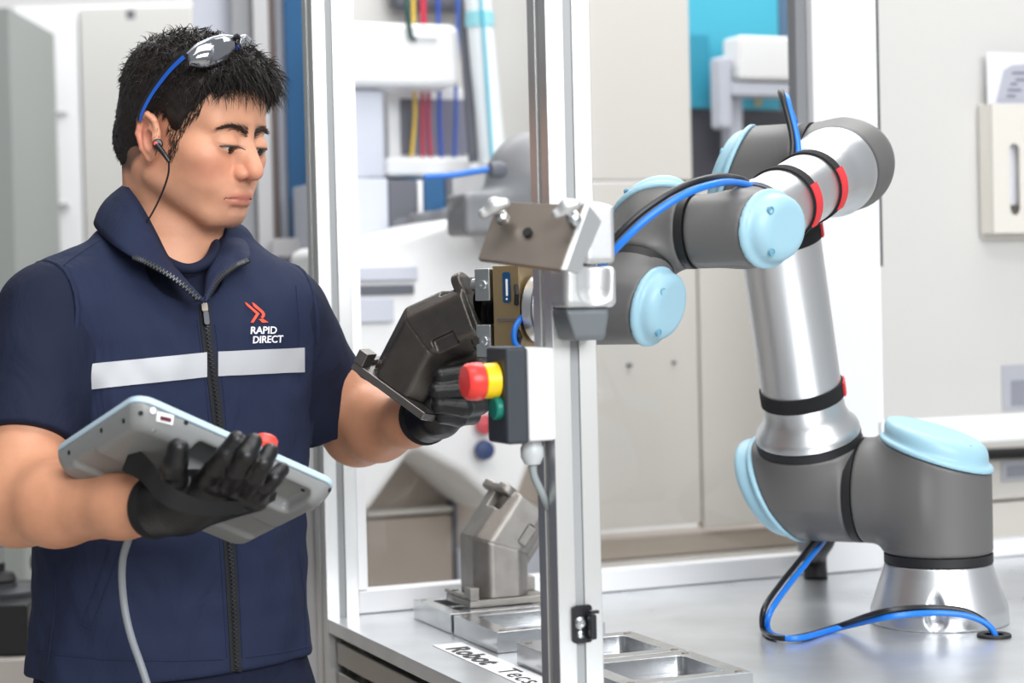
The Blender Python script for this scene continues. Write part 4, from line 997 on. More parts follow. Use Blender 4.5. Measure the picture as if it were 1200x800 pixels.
# hair line: lowest u that carries hair, by f
_hf = np.array([-.13, -.07, -.035, -.018, -.008, .004, .020, .026, .032, .038, .046, .056, .064, .074, .085, .12])
_hu = np.array([-.050, -.050, -.044, -.022, .022, .038, .036, .020, .016, .022, .036, .050, .064, .078, .084, .087])
def hair_gap(Q):
    fw = np.clip((Q[:, 1] - .045) / .02, 0, 1)
    return np.interp(Q[:, 1], _hf, _hu) - Q[:, 2] + .002 * np.sin(Q[:, 1] * 300) * (Q[:, 1] > .03) + fw * (.0045 * np.sin(Q[:, 0] * 210 + 1.2) + .003 * np.sin(Q[:, 0] * 470))
def f_hair(P):
    Q = HEAD.l(P)
    d = s_ell(Q, A(0, -.006, .052), (.0735, .092, .078)); d = smin(d, s_ell(Q, A(0, .030, .058), (.064, .060, .056)), .02)
    d = smin(d, s_ell(Q, A(0, -.045, .0), (.060, .048, .060)), .02)
    top = np.clip((Q[:, 2] - .045) / .06, 0, 1); fr_ = np.clip((Q[:, 1] - .02) / .05, 0, 1)
    th = .0040 + .006 * top + .008 * top * fr_
    edge = np.clip(-hair_gap(Q) / .016, 0, 1); d = d - th * (.12 + .88 * edge) + .0022 * edge * wob(Q * A(1.6, .7, 1), 120, 2) + .0012 * edge * wob(Q, 300, 9)
    return smax(d, hair_gap(Q) * .85, .004)

# ---- build
PE = thing('person', 'dark haired worker in navy vest and black gloves holding a tablet and a casting', 'person', (AXC[0], AXC[1], 0))
def skin_mat():
    m = bpy.data.materials.new('skin'); m.use_nodes = True; nt = m.node_tree; b = nt.nodes['Principled BSDF']; L = nt.links.new
    a = nt.nodes.new('ShaderNodeVertexColor'); a.layer_name = 'tone'
    tc = nt.nodes.new('ShaderNodeTexCoord'); n = nt.nodes.new('ShaderNodeTexNoise'); n.inputs['Scale'].default_value = 60; n.inputs['Detail'].default_value = 6; L(tc.outputs['Object'], n.inputs[0])
    mr = nt.nodes.new('ShaderNodeMapRange'); mr.inputs[3].default_value = .86; mr.inputs[4].default_value = 1.10; L(n.outputs[0], mr.inputs[0])
    mx = nt.nodes.new('ShaderNodeMix'); mx.data_type = 'RGBA'; mx.blend_type = 'MULTIPLY'; mx.inputs[0].default_value = 1; L(a.outputs[0], mx.inputs[6]); L(mr.outputs[0], mx.inputs[7])
    L(mx.outputs[2], b.inputs['Base Color']); b.inputs['Roughness'].default_value = .5; b.inputs['Subsurface Weight'].default_value = .07; b.inputs['Subsurface Radius'].default_value = (.008, .003, .0015); b.inputs['Subsurface Scale'].default_value = .6
    b.inputs['Specular IOR Level'].default_value = .4
    n2 = nt.nodes.new('ShaderNodeTexNoise'); n2.inputs['Scale'].default_value = 650; n2.inputs['Detail'].default_value = 4; L(tc.outputs['Object'], n2.inputs[0])
    bp = nt.nodes.new('ShaderNodeBump'); bp.inputs['Strength'].default_value = .25; bp.inputs['Distance'].default_value = .001; L(n2.outputs[0], bp.inputs['Height']); L(bp.outputs[0], b.inputs['Normal'])
    return m
M_SKIN = skin_mat()
allp = [HEAD.p(0, 0, .15), HEAD.p(0, .13, 0), HEAD.p(0, -.12, 0), SH_R, SH_L, EL_R, EL_L, WR_R, WR_L, LK(566, 455, 2.33), U(330, 550, 0), A(AXC[0], AXC[1], Z_HEM - .05)]
lo, hi = bbox(allp, .085); lo[2] = Z_HEM - .06
Z_CUT = at(200, 330, 2.45)[2]
def f_upper(P): return smax(near(P, HEAD.p(0, 0, .0), .25, lambda p: smin(smin(f_head(p), f_neck(p), .018), s_torso(p, -.022), .03)), Z_CUT - .012 - P[:, 2], .002)
def f_lower(P): return smax(f_body(P), P[:, 2] - Z_CUT, .002)
hlo_, hhi_ = bbox([HEAD.p(0, 0, .15), HEAD.p(0, .13, 0), HEAD.p(0, -.12, 0), HEAD.p(.09, 0, 0), HEAD.p(-.1, 0, 0), NK + LT * .12, NK - LT * .12], .02); hlo_[2] = Z_CUT - .02
v1, q1 = mesh_sdf(f_upper, hlo_, hhi_, .0016)
hi[2] = Z_CUT + .01
v2, q2 = mesh_sdf(f_lower, lo, hi, .0028)
bo = mesh_obj('body', np.vstack([v1, v2]), np.vstack([q1, q2 + len(v1)]), M_SKIN, PE, sharp=0)
_c = np.ones((len(v1) + len(v2), 4), np.float32); _c[:, :3] = skin_tone(np.vstack([v1, v2]))
bo.data.color_attributes.new('tone', 'FLOAT_COLOR', 'POINT').data.foreach_set('color', _c.ravel())
def cloth_mat(name, rgb, bump2=.35, rough=.8, sheen=.15):
    m = mat(name, rgb, rough, bump=.25, bscale=1500, sheen=0, detail=2); nt = m.node_tree; L = nt.links.new; b = nt.nodes['Principled BSDF']; b.inputs['Specular IOR Level'].default_value = .22
    bp = [x for x in nt.nodes if x.type == 'BUMP'][0]
    tc = nt.nodes.new('ShaderNodeTexCoord'); mp = nt.nodes.new('ShaderNodeMapping'); mp.inputs['Scale'].default_value = (1, 1, .5); mp.inputs['Rotation'].default_value = (.3, .5, 0); L(tc.outputs['Object'], mp.inputs[0])
    n = nt.nodes.new('ShaderNodeTexNoise'); n.inputs['Scale'].default_value = 14; n.inputs['Detail'].default_value = 3; n.inputs['Distortion'].default_value = 1.2; L(mp.outputs[0], n.inputs[0])
    b2 = nt.nodes.new('ShaderNodeBump'); b2.inputs['Strength'].default_value = bump2; b2.inputs['Distance'].default_value = .012; L(n.outputs[0], b2.inputs['Height']); L(b2.outputs[0], bp.inputs['Normal'])
    return m
M_VEST = cloth_mat('navy_vest_cloth', (33, 41, 66), .55); M_TEE = cloth_mat('navy_jersey', (25, 31, 52), .6); M_TROU = cloth_mat('navy_trouser_cloth', (25, 30, 52))
M_VIN = cloth_mat('navy_lining', (20, 24, 40), .2)
tl, th = bbox([SH_R, SH_L, EL_R, EL_L, A(AXC[0], AXC[1], Z_HEM - .05), at(200, 255, 2.47)], .1)
VE = sdf_obj('vest', f_vest, tl, th, .0040, M_VEST, PE)
sdf_obj('t_shirt', f_tee, tl, th, .0042, M_TEE, PE)
def hit(px, py, f, lift=.001, d0=1.9, d1=2.9):
    """where the picture ray meets the surface f, lifted off it towards the viewer"""
    r = at(px, py, 1.0) - CAM; t = d0
    for _ in range(160):
        v = float(f((CAM + r * t)[None])[0])
        if v < .0002: break
        t += v * .7
        if t > d1: break
    P = CAM + r * t; e = .003
    g = nrm([float(f((P + A(*x))[None])[0] - f((P - A(*x))[None])[0]) for x in ((e, 0, 0), (0, e, 0), (0, 0, e))])
    return P + g * lift, g
def hits(pts, f, lift=.001):
    """vectorised march for many picture points"""
    pts = np.asarray(pts, float); R = np.array([at(x, y, 1.0) - CAM for x, y in pts]); t = np.full(len(pts), 1.9)
    for _ in range(140): t = np.minimum(t + np.maximum(f(CAM + R * t[:, None]), -.002) * .7, 2.75)
    P = CAM + R * t[:, None]; e = .003
    g = np.stack([f(P + e * np.eye(3)[i]) - f(P - e * np.eye(3)[i]) for i in range(3)], -1); g /= np.linalg.norm(g, axis=1)[:, None] + 1e-9
    return P + g * lift, g
def patch(name, quad_fn, nu, nv, f, m, parent, lift=.0012, th=.0006):
    uv = [(i / nu, j / nv) for i in range(nu + 1) for j in range(nv + 1)]
    P, g = hits([quad_fn(u, v) for u, v in uv], f, lift)
    fq = [(i * (nv + 1) + j, (i + 1) * (nv + 1) + j, (i + 1) * (nv + 1) + j + 1, i * (nv + 1) + j + 1) for i in range(nu) for j in range(nv)]
    n = len(P); Pb = P - g * th
    V = np.vstack([P, Pb]); F2 = [q for q in fq] + [tuple(k + n for k in q[::-1]) for q in fq]
    edge = [i * (nv + 1) for i in range(nu + 1)] + [nu * (nv + 1) + j for j in range(1, nv + 1)] + [i * (nv + 1) + nv for i in range(nu - 1, -1, -1)] + [j for j in range(nv - 1, 0, -1)]
    F2 += [(edge[k], edge[(k + 1) % len(edge)], edge[(k + 1) % len(edge)] + n, edge[k] + n)[::-1] for k in range(len(edge))]
    o = mesh_obj(name, V, F2, m, parent, sharp=60)
    return o
def lerp_curve(pts):
    pts = np.array(pts, float); s = np.r_[0, np.cumsum(np.linalg.norm(np.diff(pts, axis=0), axis=1))]; s /= s[-1]
    return lambda t: np.array([np.interp(t, s, pts[:, 0]), np.interp(t, s, pts[:, 1])])
# collar
low = [(238, 355, 2.335), (205, 327, 2.325), (172, 308, 2.325), (151, 299, 2.330), (128, 283, 2.365), (111, 262, 2.43), (128, 250, 2.50), (185, 258, 2.565), (245, 268, 2.56), (282, 280, 2.50), (293, 302, 2.415), (276, 312, 2.395), (256, 328, 2.37), (239, 354, 2.337)]
top = [(236, 350, 2.345), (212, 322, 2.365), (196, 300, 2.375), (182, 272, 2.385), (164, 238, 2.40), (150, 217, 2.44), (158, 214, 2.50), (190, 224, 2.54), (232, 244, 2.54), (256, 262, 2.505), (259, 276, 2.455), (250, 296, 2.425), (243, 320, 2.39), (239, 350, 2.346)]
LC_, TC_ = spline([at(*p) for p in low], 90), spline([at(*p) for p in top], 90)
ctr_n = at(203, 270, 2.465); V = []; nr = 6
for i in range(91):
    for j in range(nr + 1):
        t = j / nr; p = LC_[i] * (1 - t) + TC_[i] * t; out = nrm((p - ctr_n) * A(1, 1, 0)); V.append(p + out * .008 * math.sin(math.pi * t))
Fc = [(i * (nr + 1) + j, (i + 1) * (nr + 1) + j, (i + 1) * (nr + 1) + j + 1, i * (nr + 1) + j + 1) for i in range(90) for j in range(nr)]
co = mesh_obj('collar', V, Fc, M_VEST, VE, sharp=0); sm = co.modifiers.new('thick', 'SOLIDIFY'); sm.thickness = .0035; sm.offset = 0
# tee neckband
nb = [at(x, y, d) for x, y, d in ((180, 294, 2.405), (200, 309, 2.383), (222, 315, 2.380), (242, 307, 2.398), (252, 286, 2.44), (235, 268, 2.50), (200, 262, 2.52), (172, 268, 2.47), (180, 294, 2.405))]
MB().tube(spline(nb, 60), .0068, 12).build('neckband', M_TEE, PE)
# zip: tape, teeth, puller
M_TAPE = mat('zip_tape', (20, 21, 26), .8); M_TOOTH = mat('zip_teeth', (70, 72, 76), .35, .7)
zc = lerp_curve([(239, 357), (243, 400), (250, 450), (256, 500), (262, 560), (267, 620), (271, 680), (274, 740), (277, 797)])
patch('zip_tape', lambda u, v: zc(u) + A((v - .5) * 13, 0), 80, 4, f_vest, M_TAPE, VE, .0012, .001)
def teeth(P, g, w=.0019):
    mb = MB(); T = np.gradient(P, axis=0)
    for i in range(len(P)):
        t = nrm(T[i]); s = nrm(np.cross(g[i], t)); o = P[i] + s * (w * .55 if i % 2 else -w * .55)
        mb.box((-w, -.00075, -.0006), (w, .00075, .0013), Fr(o, s, t, g[i]))
    return mb
P, g = hits([zc(t) for t in np.linspace(0, 1, 185)], f_vest, .0022); teeth(P, g).build('zip_teeth', M_TOOTH, VE, smooth=False)['kind'] = 'stuff'
n = [nrm(np.cross(LC_[min(i + 1, 90)] - LC_[max(i - 1, 0)], TC_[i] - LC_[i] + 1e-6)) for i in range(91)]
for i0, i1, nm in ((1, 20, 0), (71, 90, 1)):
    seg = spline(LC_[i0:i1], 46); gg = [nrm(-CF + .3 * CU) for _ in seg]
    MB().tube(seg, .0034, 8).build('zip_edge', M_TAPE, VE); teeth(seg + np.array(gg) * .0026, gg).build('zip_teeth', M_TOOTH, VE, smooth=False)['kind'] = 'stuff'
zp, zg = hit(238, 358, f_vest, .003); zt = nrm(np.cross(zg, np.cross(-UP, zg)))
zf = Fr(zp, np.cross(zt, zg), zt, zg)
MB().prism(rrect(-.0042, -.003, .0042, .009, .003), zf, 0, .003).build('zip_slider', M_DSTEEL, VE, bevel=.0006)
MB().prism(rrect(-.0036, .008, .0036, .026, .0034), zf, .0032, .0052).build('zip_puller', mat('gunmetal', (74, 76, 80), .35, .8), VE, bevel=.0005)
# reflective band
M_REFL = mat('silver_reflective_tape', (180, 182, 186), .5, .1)
def band(x0, x1):
    yt = lambda x: np.interp(x, [90, 245, 360], [428, 412.5, 407]); yb = lambda x: np.interp(x, [90, 247, 360], [458, 441, 435.5])
    return lambda u, v: A(x0 + (x1 - x0) * u, yt(x0 + (x1 - x0) * u) * (1 - v) + yb(x0 + (x1 - x0) * u) * v)
patch('reflective_band', band(95, 242), 40, 4, f_vest, M_REFL, VE, .0018, .001); patch('reflective_band', band(255, 356), 30, 4, f_vest, M_REFL, VE, .0018, .001)
# piping round the armholes
for (o_, n_), S in ((CUT_R, SH_R), (CUT_L, SH_L)):
    c_ = S - n_ * ((S - o_) @ n_); e1 = nrm(np.cross(n_, UP)); e2 = np.cross(n_, e1); ring_ = []
    for an in np.linspace(0, 2 * math.pi, 73):
        d_ = e1 * math.cos(an) + e2 * math.sin(an); t_ = np.linspace(0, .3, 240); v_ = s_torso(c_ + t_[:, None] * d_); k_ = np.argmax(v_ > -.0005)
        ring_.append(c_ + d_ * t_[k_] if v_.max() > 0 else c_)
    ring_ = np.array(ring_); ok = ring_[:, 2] > Z_HEM + .25
    if ok.all(): MB().tube(ring_, .0030, 8).build('armhole_piping', M_VEST, VE)
    else:
        i0 = int(np.argmax(~ok)); rl = np.roll(ring_[:-1], -i0, axis=0); k2 = rl[:, 2] > Z_HEM + .25; MB().tube(rl[k2], .0030, 8).build('armhole_piping', M_VEST, VE)
# seams
def seam(pts, r=.0011, f=f_vest, par=None, m=None, n=50):
    c = lerp_curve(pts); P, g = hits([c(t) for t in np.linspace(0, 1, n)], f, .0); MB().tube(P, r, 6).build('seam', m or M_VEST, par or VE)
seam([(231, 375), (241, 450), (248, 520), (258, 640), (266, 770)]); seam([(252, 380), (261, 450), (269, 540), (279, 660), (284, 770)])
seam([(42, 764), (120, 772), (200, 774), (262, 772)]); seam([(288, 770), (330, 764), (362, 757)])
seam([(128, 640), (112, 690), (96, 731)]); seam([(141, 642), (124, 690), (107, 737)]); seam([(96, 731), (107, 737)], n=10); seam([(34, 322), (66, 350), (86, 395), (96, 450), (100, 505)])
seam([(347, 335), (351, 380), (352, 450)]); seam([(118, 280), (80, 306), (48, 334)]); seam([(62, 660), (66, 700), (56, 780)]); seam([(350, 640), (357, 700), (360, 760)])
# emblem and lettering, lying on the chest
M_EMB = mat('orange_red_thread', (236, 84, 58), .7); M_LET = mat('white_thread', (240, 241, 245), .7)
def dense(poly, n=5):
    o = []
    for i in range(len(poly)):
        a, b = A(*poly[i]), A(*poly[(i + 1) % len(poly)]); o += [tuple(a + (b - a) * k / n) for k in range(n)]
    return o
def flat_part(name, px, faces, m, lift=.0016):
    P, g = hits(px, f_vest, lift); n = len(P); V = np.vstack([P, P - g * .0012])
    F2 = [tuple(q) for q in faces] + [tuple(k + n for k in q[::-1]) for q in faces]
    ed = {}
    for q in faces:
        for i in range(len(q)): ed[(q[i], q[(i + 1) % len(q)])] = 1
    F2 += [(a, b, b + n, a + n)[::-1] for (a, b) in ed if (b, a) not in ed]
    mesh_obj(name, V, F2, m, VE, smooth=False)
for poly in ([(286.2, 354.2), (289, 355.5), (303.6, 367.6), (296.4, 378.2), (293.2, 378.2), (299.4, 367.8), (288.8, 358.5)],
             [(294.8, 354.4), (297.4, 355.6), (308.6, 365.0), (310.3, 368.6), (309.2, 371.8), (307.2, 373.2), (304.8, 371.6), (306.4, 370.2), (306.6, 367.8), (304.8, 365.8), (296.6, 359.2)],
             [(302.8, 374.0), (307.6, 373.6), (314.2, 377.8), (306.6, 378.2)]):
    q = dense(poly, 2); flat_part('emblem', q, [tuple(range(len(q)))], M_EMB)
for s, x0, y0, w, yr in (('RAPID', 293.2, 391.2, 30.5, -.02), ('DIRECT', 295.8, 402.2, 35, -.04)):
    v, fcs = text_mesh('t', s, 1.0, None, None, None, extrude=0, bold=.012)
    v[:, 0] -= v[:, 0].min(); sc = w / v[:, 0].max(); hc = 8.3 / .70
    px = [(x0 + a * sc + .12 * (-b * hc) * -.6, y0 - b * hc + yr * a * sc) for a, b, _ in v]
    flat_part('lettering', px, fcs, M_LET)
# trousers and shoes
hipc = A(AXC[0], AXC[1], Z_HEM)
def f_trou(P):
    d = smax(s_torso(P * A(1, 1, 1), -.012), P[:, 2] - Z_HEM - .05, .004); d = smax(d, .86 - P[:, 2], .02)
    for sg in (-1, 1):
        h = hipc + LT * sg * .085 - UP * .07; k = hipc + LT * sg * .10 + FT * .02; k[2] = .49; a = hipc + LT * sg * .11; a[2] = .09
        d = smin(d, s_chain(P, [h, k, a], [.092, .072, .062], .02), .04)
    return smax(d + .002 * wob(P, 50, 4), .07 - P[:, 2], .004)
tlo, thi = bbox([hipc, A(hipc[0], hipc[1], .05)], .26); thi[2] = Z_HEM + .08; sdf_obj('trousers', f_trou, tlo, thi, .007, M_TROU, PE)
for sg in (-1, 1):
    a = hipc + LT * sg * .11; a[2] = .045
    def f_shoe(P, a=a, sg=sg):
        d = s_cap(P, a - FT * .03, a + FT * .14 - UP * .008, .046, .038); d = smin(d, s_cap(P, a, a + UP * .05, .048, .045), .02); return smax(d, .006 - P[:, 2], .003)
    l_, h_ = bbox([a - FT * .1, a + FT * .2, a + UP * .1], .06); l_[2] = -.01; sdf_obj('shoe', f_shoe, l_, h_, .006, M_BLACKPL, PE)
# gloves
M_GLOVE = mat('black_nitrile_glove', (13, 13, 15), .40, bump=.3, bscale=260); M_CUFF = mat('black_knit_cuff', (13, 13, 15), .9, bump=.6, bscale=420)
def glove(hf, E, Wp, chains, cuff_len=.03):
    ax = nrm(Wp - E)
    def f(P):
        d = hf(P, .0006); c = smax(s_cap(P, Wp - ax * cuff_len, Wp + ax * .03, .0315, .030), -s_pl(P, Wp - ax * cuff_len, ax), .003)
        return smin(d, c, .012)
    pts = [p for c in chains for p in c[0]] + [Wp, Wp - ax * .06]
    l_, h_ = bbox(pts, .045); return sdf_obj('glove', f, l_, h_, .0018, M_GLOVE, PE), ax
for hf, E, Wp, ch, cl in ((hand_r, EL_R, WR_R, RFING, .012), (hand_l, EL_L, WR_L, LFING, .012)):
    gl, ax = glove(hf, E, Wp, ch, cl)
    c = Wp - ax * cl
    MB().lathe(c - ax * .004, ax, [(.0300, 0), (.0335, .001), (.0350, .006), (.0345, .012), (.032, .016), (.029, .017)], 40).build('cuff', M_CUFF, gl)
# eyes
M_EYEW = mat('eye_white', (196, 184, 176), .25); M_IRIS = mat('dark_iris', (36, 24, 20), .15)
for sg in (-1, 1):
    c = HEAD.p(sg * .0275, .0810, .0150); gz = nrm(HF * .9 + HL * .05 - HU * .30)
    ey = MB().lathe(c - gz * .0138, gz, [(.0138 * math.sin(a), .0138 - .0138 * math.cos(a)) for a in np.linspace(.01, math.pi - .01, 22)], 28).build('eyeball', M_EYEW, PE, sharp=0)
    MB().lathe(c + gz * .0124, gz, [(.0063, 0), (.0060, .0008), (.004, .0018), (.0001, .0022)], 24, caps=False).build('iris', M_IRIS, ey, sharp=0)
M_BROW = mat('dark_brown_brow', (66, 51, 45), .6)
for sg in (-1, 1):
    th_ = np.linspace(.25, math.pi - .12, 26); pr = np.stack([sg * (.0275 - .0172 * np.cos(math.pi - th_)), np.full(26, .15), .0126 + .0031 * np.sin(th_)], -1); Pw = HEAD.w(pr)
    for _ in range(60): Pw = Pw - HF * np.clip(f_head(Pw), 0, .02)[:, None] * .6
    Pw = Pw + HF * .0002
    MB().tube(Pw, .00085 * np.sin(np.linspace(.35, math.pi - .1, 26)) + .0003, 6).build('eyelashes', M_BROW, PE, sharp=0)
# hair and brows
M_HAIR = mat('black_brown_hair', (28, 22, 19), .42, spec=.4, bump=.4, bscale=600)
hlo, hhi = bbox([HEAD.p(s * .1, f * .125, u) for s in (-1, 1) for f in (-1, 1) for u in (-.06, .17)], .01)
hv, hq = mesh_sdf(f_hair, hlo, hhi, .0026)
hr = mesh_obj('hair', hv, hq, M_HAIR, PE, sharp=0)
def strands(roots, dirs, lens, bend, r0, n=4):
    mb_v, mb_f = [], []; k = 0
    for p, d, L_, b in zip(roots, dirs, lens, bend):
        x = nrm(np.cross(d, (.3, .5, .8))); y = np.cross(d, x)
        for i in range(n + 1):
            t = i / n; c = p + d * L_ * t + b * L_ * t * t; r = r0 * (1 - t) ** .7 + .00012
            for a in (0, 2.094, 4.189): mb_v.append(c + r * (math.cos(a) * x + math.sin(a) * y))
        for i in range(n):
            for a in range(3): mb_f.append((k + i * 3 + a, k + i * 3 + (a + 1) % 3, k + (i + 1) * 3 + (a + 1) % 3, k + (i + 1) * 3 + a))
        k += 3 * (n + 1)
    return mb_v, mb_f
rg = np.random.default_rng(3)
sel = rg.choice(len(hv), 11000); R0 = hv[sel]; Q = HEAD.l(R0)
gN = np.stack([f_hair(R0 + .002 * np.eye(3)[i]) - f_hair(R0 - .002 * np.eye(3)[i]) for i in range(3)], -1); gN /= np.linalg.norm(gN, axis=1)[:, None] + 1e-9
topw = np.clip((Q[:, 2] - .05) / .06, 0, 1)[:, None]; frw = np.clip((Q[:, 1] - .03) / .05, 0, 1)[:, None]
flow = (-HU * (1 - topw) * .9 + HF * topw * .9 - HF * (1 - topw) * .25 - HU * frw * .35)
dirs = gN * (.22 + .25 * topw) + flow * .75 + rg.normal(size=(len(R0), 3)) * (.20 + .22 * topw) + .35 * topw * np.stack([wob(Q * 1.0, 160, k) for k in (1, 4, 8)], -1); dirs /= np.linalg.norm(dirs, axis=1)[:, None]
lens = (.007 + .019 * topw[:, 0] + .014 * topw[:, 0] * frw[:, 0]) * rg.uniform(.5, 1.2, len(R0))
# stop side strands growing over the ear or face
low_ok = (hair_gap(Q) < -.0025)
keep = low_ok
sv, sf = strands((R0 - gN * .002)[keep], dirs[keep], lens[keep], (-HU * .35 * topw - gN * .25)[keep], .0006)
mesh_obj('hair_strands', sv, sf, M_HAIR, hr, sharp=0)
# fringe tufts at the hairline
ns = 340; cl_ = rg.uniform(-.052, .058, 22); ss = cl_[rg.integers(0, 22, ns)] + rg.normal(size=ns) * .0022; fr0 = np.stack([ss, .066 - 5 * ss ** 2, .100 - 3 * ss ** 2], -1); FR0 = np.array([HEAD.p(*q) for q in fr0]) + rg.normal(size=(ns, 3)) * .003
cd_ = np.random.default_rng(11).uniform(-.25, .60, 60)[(np.abs(ss) * 2000).astype(int) % 60][:, None]
fd = HF * rg.uniform(.8, 1.1, (ns, 1)) - HU * cd_ + HL * rg.normal(size=(ns, 1)) * .08 + HL * .25
fd /= np.linalg.norm(fd, axis=1)[:, None]; fv, ff = strands(FR0, fd, rg.uniform(.016, .040, ns), np.tile(-HU * .30, (ns, 1)), .0008, 5)
mesh_obj('fringe', fv, ff, M_HAIR, hr, sharp=0)
for sg in (-1, 1):
    nb_ = 260; t = rg.uniform(0, 1, nb_); X = .005 + .038 * t; uu = .0325 + .0085 * np.sin(t * 2.5) - .004 * t + rg.normal(size=nb_) * .0026 * (1.12 - t)
    pr = np.stack([sg * X, np.full(nb_, .15), uu], -1); Pw = HEAD.w(pr); dd = -HF
    for _ in range(40): Pw = Pw + dd * np.maximum(f_head(Pw), 0)[:, None] * .7
    bd = HL * sg * (.5 + .5 * t[:, None]) + HU * (.28 - .42 * t[:, None]) + HF * .12 + rg.normal(size=(nb_, 3)) * .1; bd /= np.linalg.norm(bd, axis=1)[:, None]
    bv, bf = strands(Pw - HF * .0004, bd, rg.uniform(.006, .010, nb_), np.tile(-HF * .05, (nb_, 1)), .00030, 3)
    mesh_obj('eyebrow', bv, bf, M_BROW, PE, sharp=0)

# short fading hair at the sideburns and temples
nf = 1500; ff_ = rg.uniform(-.03, .064, nf); sd = rg.choice([-1, 1], nf)
uu = np.interp(ff_, _hf, _hu) - rg.uniform(-.010, .010, nf) ** 1 - np.where((ff_ > .022) & (ff_ < .044), rg.uniform(0, .026, nf), 0)
okk = ~((ff_ > -.022) & (ff_ < .022) & (uu < .036)); Pw = HEAD.w(np.stack([sd * .12, ff_, uu], -1)[okk]); sdo = sd[okk]
for _ in range(50): Pw = Pw - (HL[None] * sdo[:, None]) * np.maximum(f_head(Pw), 0)[:, None] * .7
fdir = -HU * .9 + HF * rg.normal(size=(len(Pw), 1)) * .18 - HF * .12 + HL[None] * sdo[:, None] * .12; fdir /= np.linalg.norm(fdir, axis=1)[:, None]
fv, ff2 = strands(Pw, fdir, rg.uniform(.005, .010, len(Pw)), np.zeros((len(Pw), 3)), .00026, 3)
mesh_obj('sideburn_hair', fv, ff2, M_HAIR, hr, sharp=0)
# ================================================================== handheld tablet
TP = thing('teach_pendant', 'grey handheld control tablet with red stop knob resting on the gloved palm', 'control tablet', U(236, 560, .0))
TW, THH = .254, .195
TF = Fr(T_TL, T_X, T_Y, T_N)
def loft(rings, fr, close=True):
    n = len(rings[0][0]); V = []; Fq = []
    for poly, z in rings: V += [fr.p(x, y, z) for x, y in poly]
    for i in range(len(rings) - 1):
        for k in range(n): Fq.append((i * n + k, i * n + (k + 1) % n, (i + 1) * n + (k + 1) % n, (i + 1) * n + k))
    Fq.append(tuple(range(n - 1, -1, -1))); Fq.append(tuple((len(rings) - 1) * n + k for k in range(n)))
    return V, Fq
flip = np.cross(T_X, T_Y) @ T_N < 0
def lp_obj(name, rings, m, parent, **k):
    V, Fq = loft(rings, TF); Fq = [q[::-1] for q in Fq] if flip else Fq
    return mesh_obj(name, V, Fq, m, parent, **k)
M_TGREY = mat('tablet_grey_plastic', (132, 134, 134), .42, bump=.05, bscale=900); M_TBLUE = mat('tablet_rim_pale_blue', (186, 208, 222), .4)
rr_ = lambda i, r=.02: rrect(i, i, TW - i, THH - i, max(r - i * .3, .004), 6)
lp_obj('rim', [(rr_(.001), -.0035), (rr_(0), -.0025), (rr_(0), .003), (rr_(.001), .004)], M_TBLUE, TP)
lp_obj('screen', [(rrect(.02, .02, TW - .02, THH - .02, .004), -.0045), (rrect(.02, .02, TW - .02, THH - .02, .004), -.0037)], M_BLACKPL, TP)
def f_shell(P):
    q = TF.l(P); x, y, z = q[:, 0], q[:, 1], q[:, 2]
    t = np.clip((z - .004) / .024, 0, 1); ins = .0015 + .011 * t ** 1.6
    qx = np.abs(x - TW / 2) - (TW / 2 - ins - .016); qy = np.abs(y - THH / 2) - (THH / 2 - ins - .016)
    d = np.hypot(np.maximum(qx, 0), np.maximum(qy, 0)) + np.minimum(np.maximum(qx, qy), 0) - .016
    d = smax(d * .92, z - .028, .006); d = smax(d, .0042 - z, .001)
    # sculpted grip recess along the far long edge
    d = smax(d, -s_box(P, TF, (.080, .008, .014), (.226, .058, .06), .006), .006)
    d = smax(d, -s_box(P, TF, (.010, .105, .024), (.24, .150, .06), .004), .006)
    return d
lo, hi = bbox([TF.p(a, b, c) for a in (0, TW) for b in (0, THH) for c in (0, .03)], .008)
sh_ = sdf_obj('shell', f_shell, lo, hi, .0022, M_TGREY, TP)
def on_shell(px, py, lift=.0006): return hits([(px, py)], f_shell, lift)
for px, py in ((165, 484), (145, 493), (119, 504), (81, 530), (218, 495), (361, 553), (355, 574), (386, 574)):
    P, g = on_shell(px, py, -.0005); MB().cyl(P[0] - g[0] * .001, P[0] + g[0] * .0011, .0026, n=12).build('screw_hole', M_BLACK, sh_)
def on_patch(name, quad, m, par, lift=.0012):
    P, g = hits(quad, f_shell, lift); g0 = nrm(g.mean(0)); V = np.vstack([P, P - g0 * .0012]); mesh_obj(name, V, [(0, 1, 2, 3), (7, 6, 5, 4), (0, 4, 5, 1), (1, 5, 6, 2), (2, 6, 7, 3), (3, 7, 4, 0)], m, par, smooth=False)
on_patch('port_label', [(184, 482), (203, 487), (202, 498), (183, 493)], M_STICK, sh_); on_patch('label_print', [(187.5, 487), (200, 490), (199.5, 494.5), (187, 491.5)], mat('label_dark_red', (92, 22, 44), .5), sh_, .0022)
P, g = on_shell(179, 481, .0004); MB().lathe(P[0], g[0], [(.0035, 0), (.0035, .0008), (.0, .001)], 14, caps=False).build('white_dot', M_STICK, sh_)
for px, py in ((330, 566), (299, 589), (180, 504)):
    P, g = on_shell(px, py, .0003); MB().lathe(P[0], g[0], [(.0018, 0), (.0018, .0008), (.0, .001)], 10, caps=False).build('rivet', M_ZINC, sh_)
sb = T_TL + T_X * .168 + T_Y * .026 - T_N * .0036
MB().lathe(sb, -T_N, [(.014, 0), (.0155, .001), (.0155, .004), (.014, .0045)], 30).build('knob_collar', mat('yellow_plastic', (245, 206, 20), .4), TP)
MB().lathe(sb - T_N * .0046, -T_N, [(.011, 0), (.0115, .008), (.0135, .010), (.0135, .019), (.0115, .0215), (.0, .022)], 32, caps=False).build('stop_knob', mat('red_knob_plastic', (222, 74, 62), .4), TP)
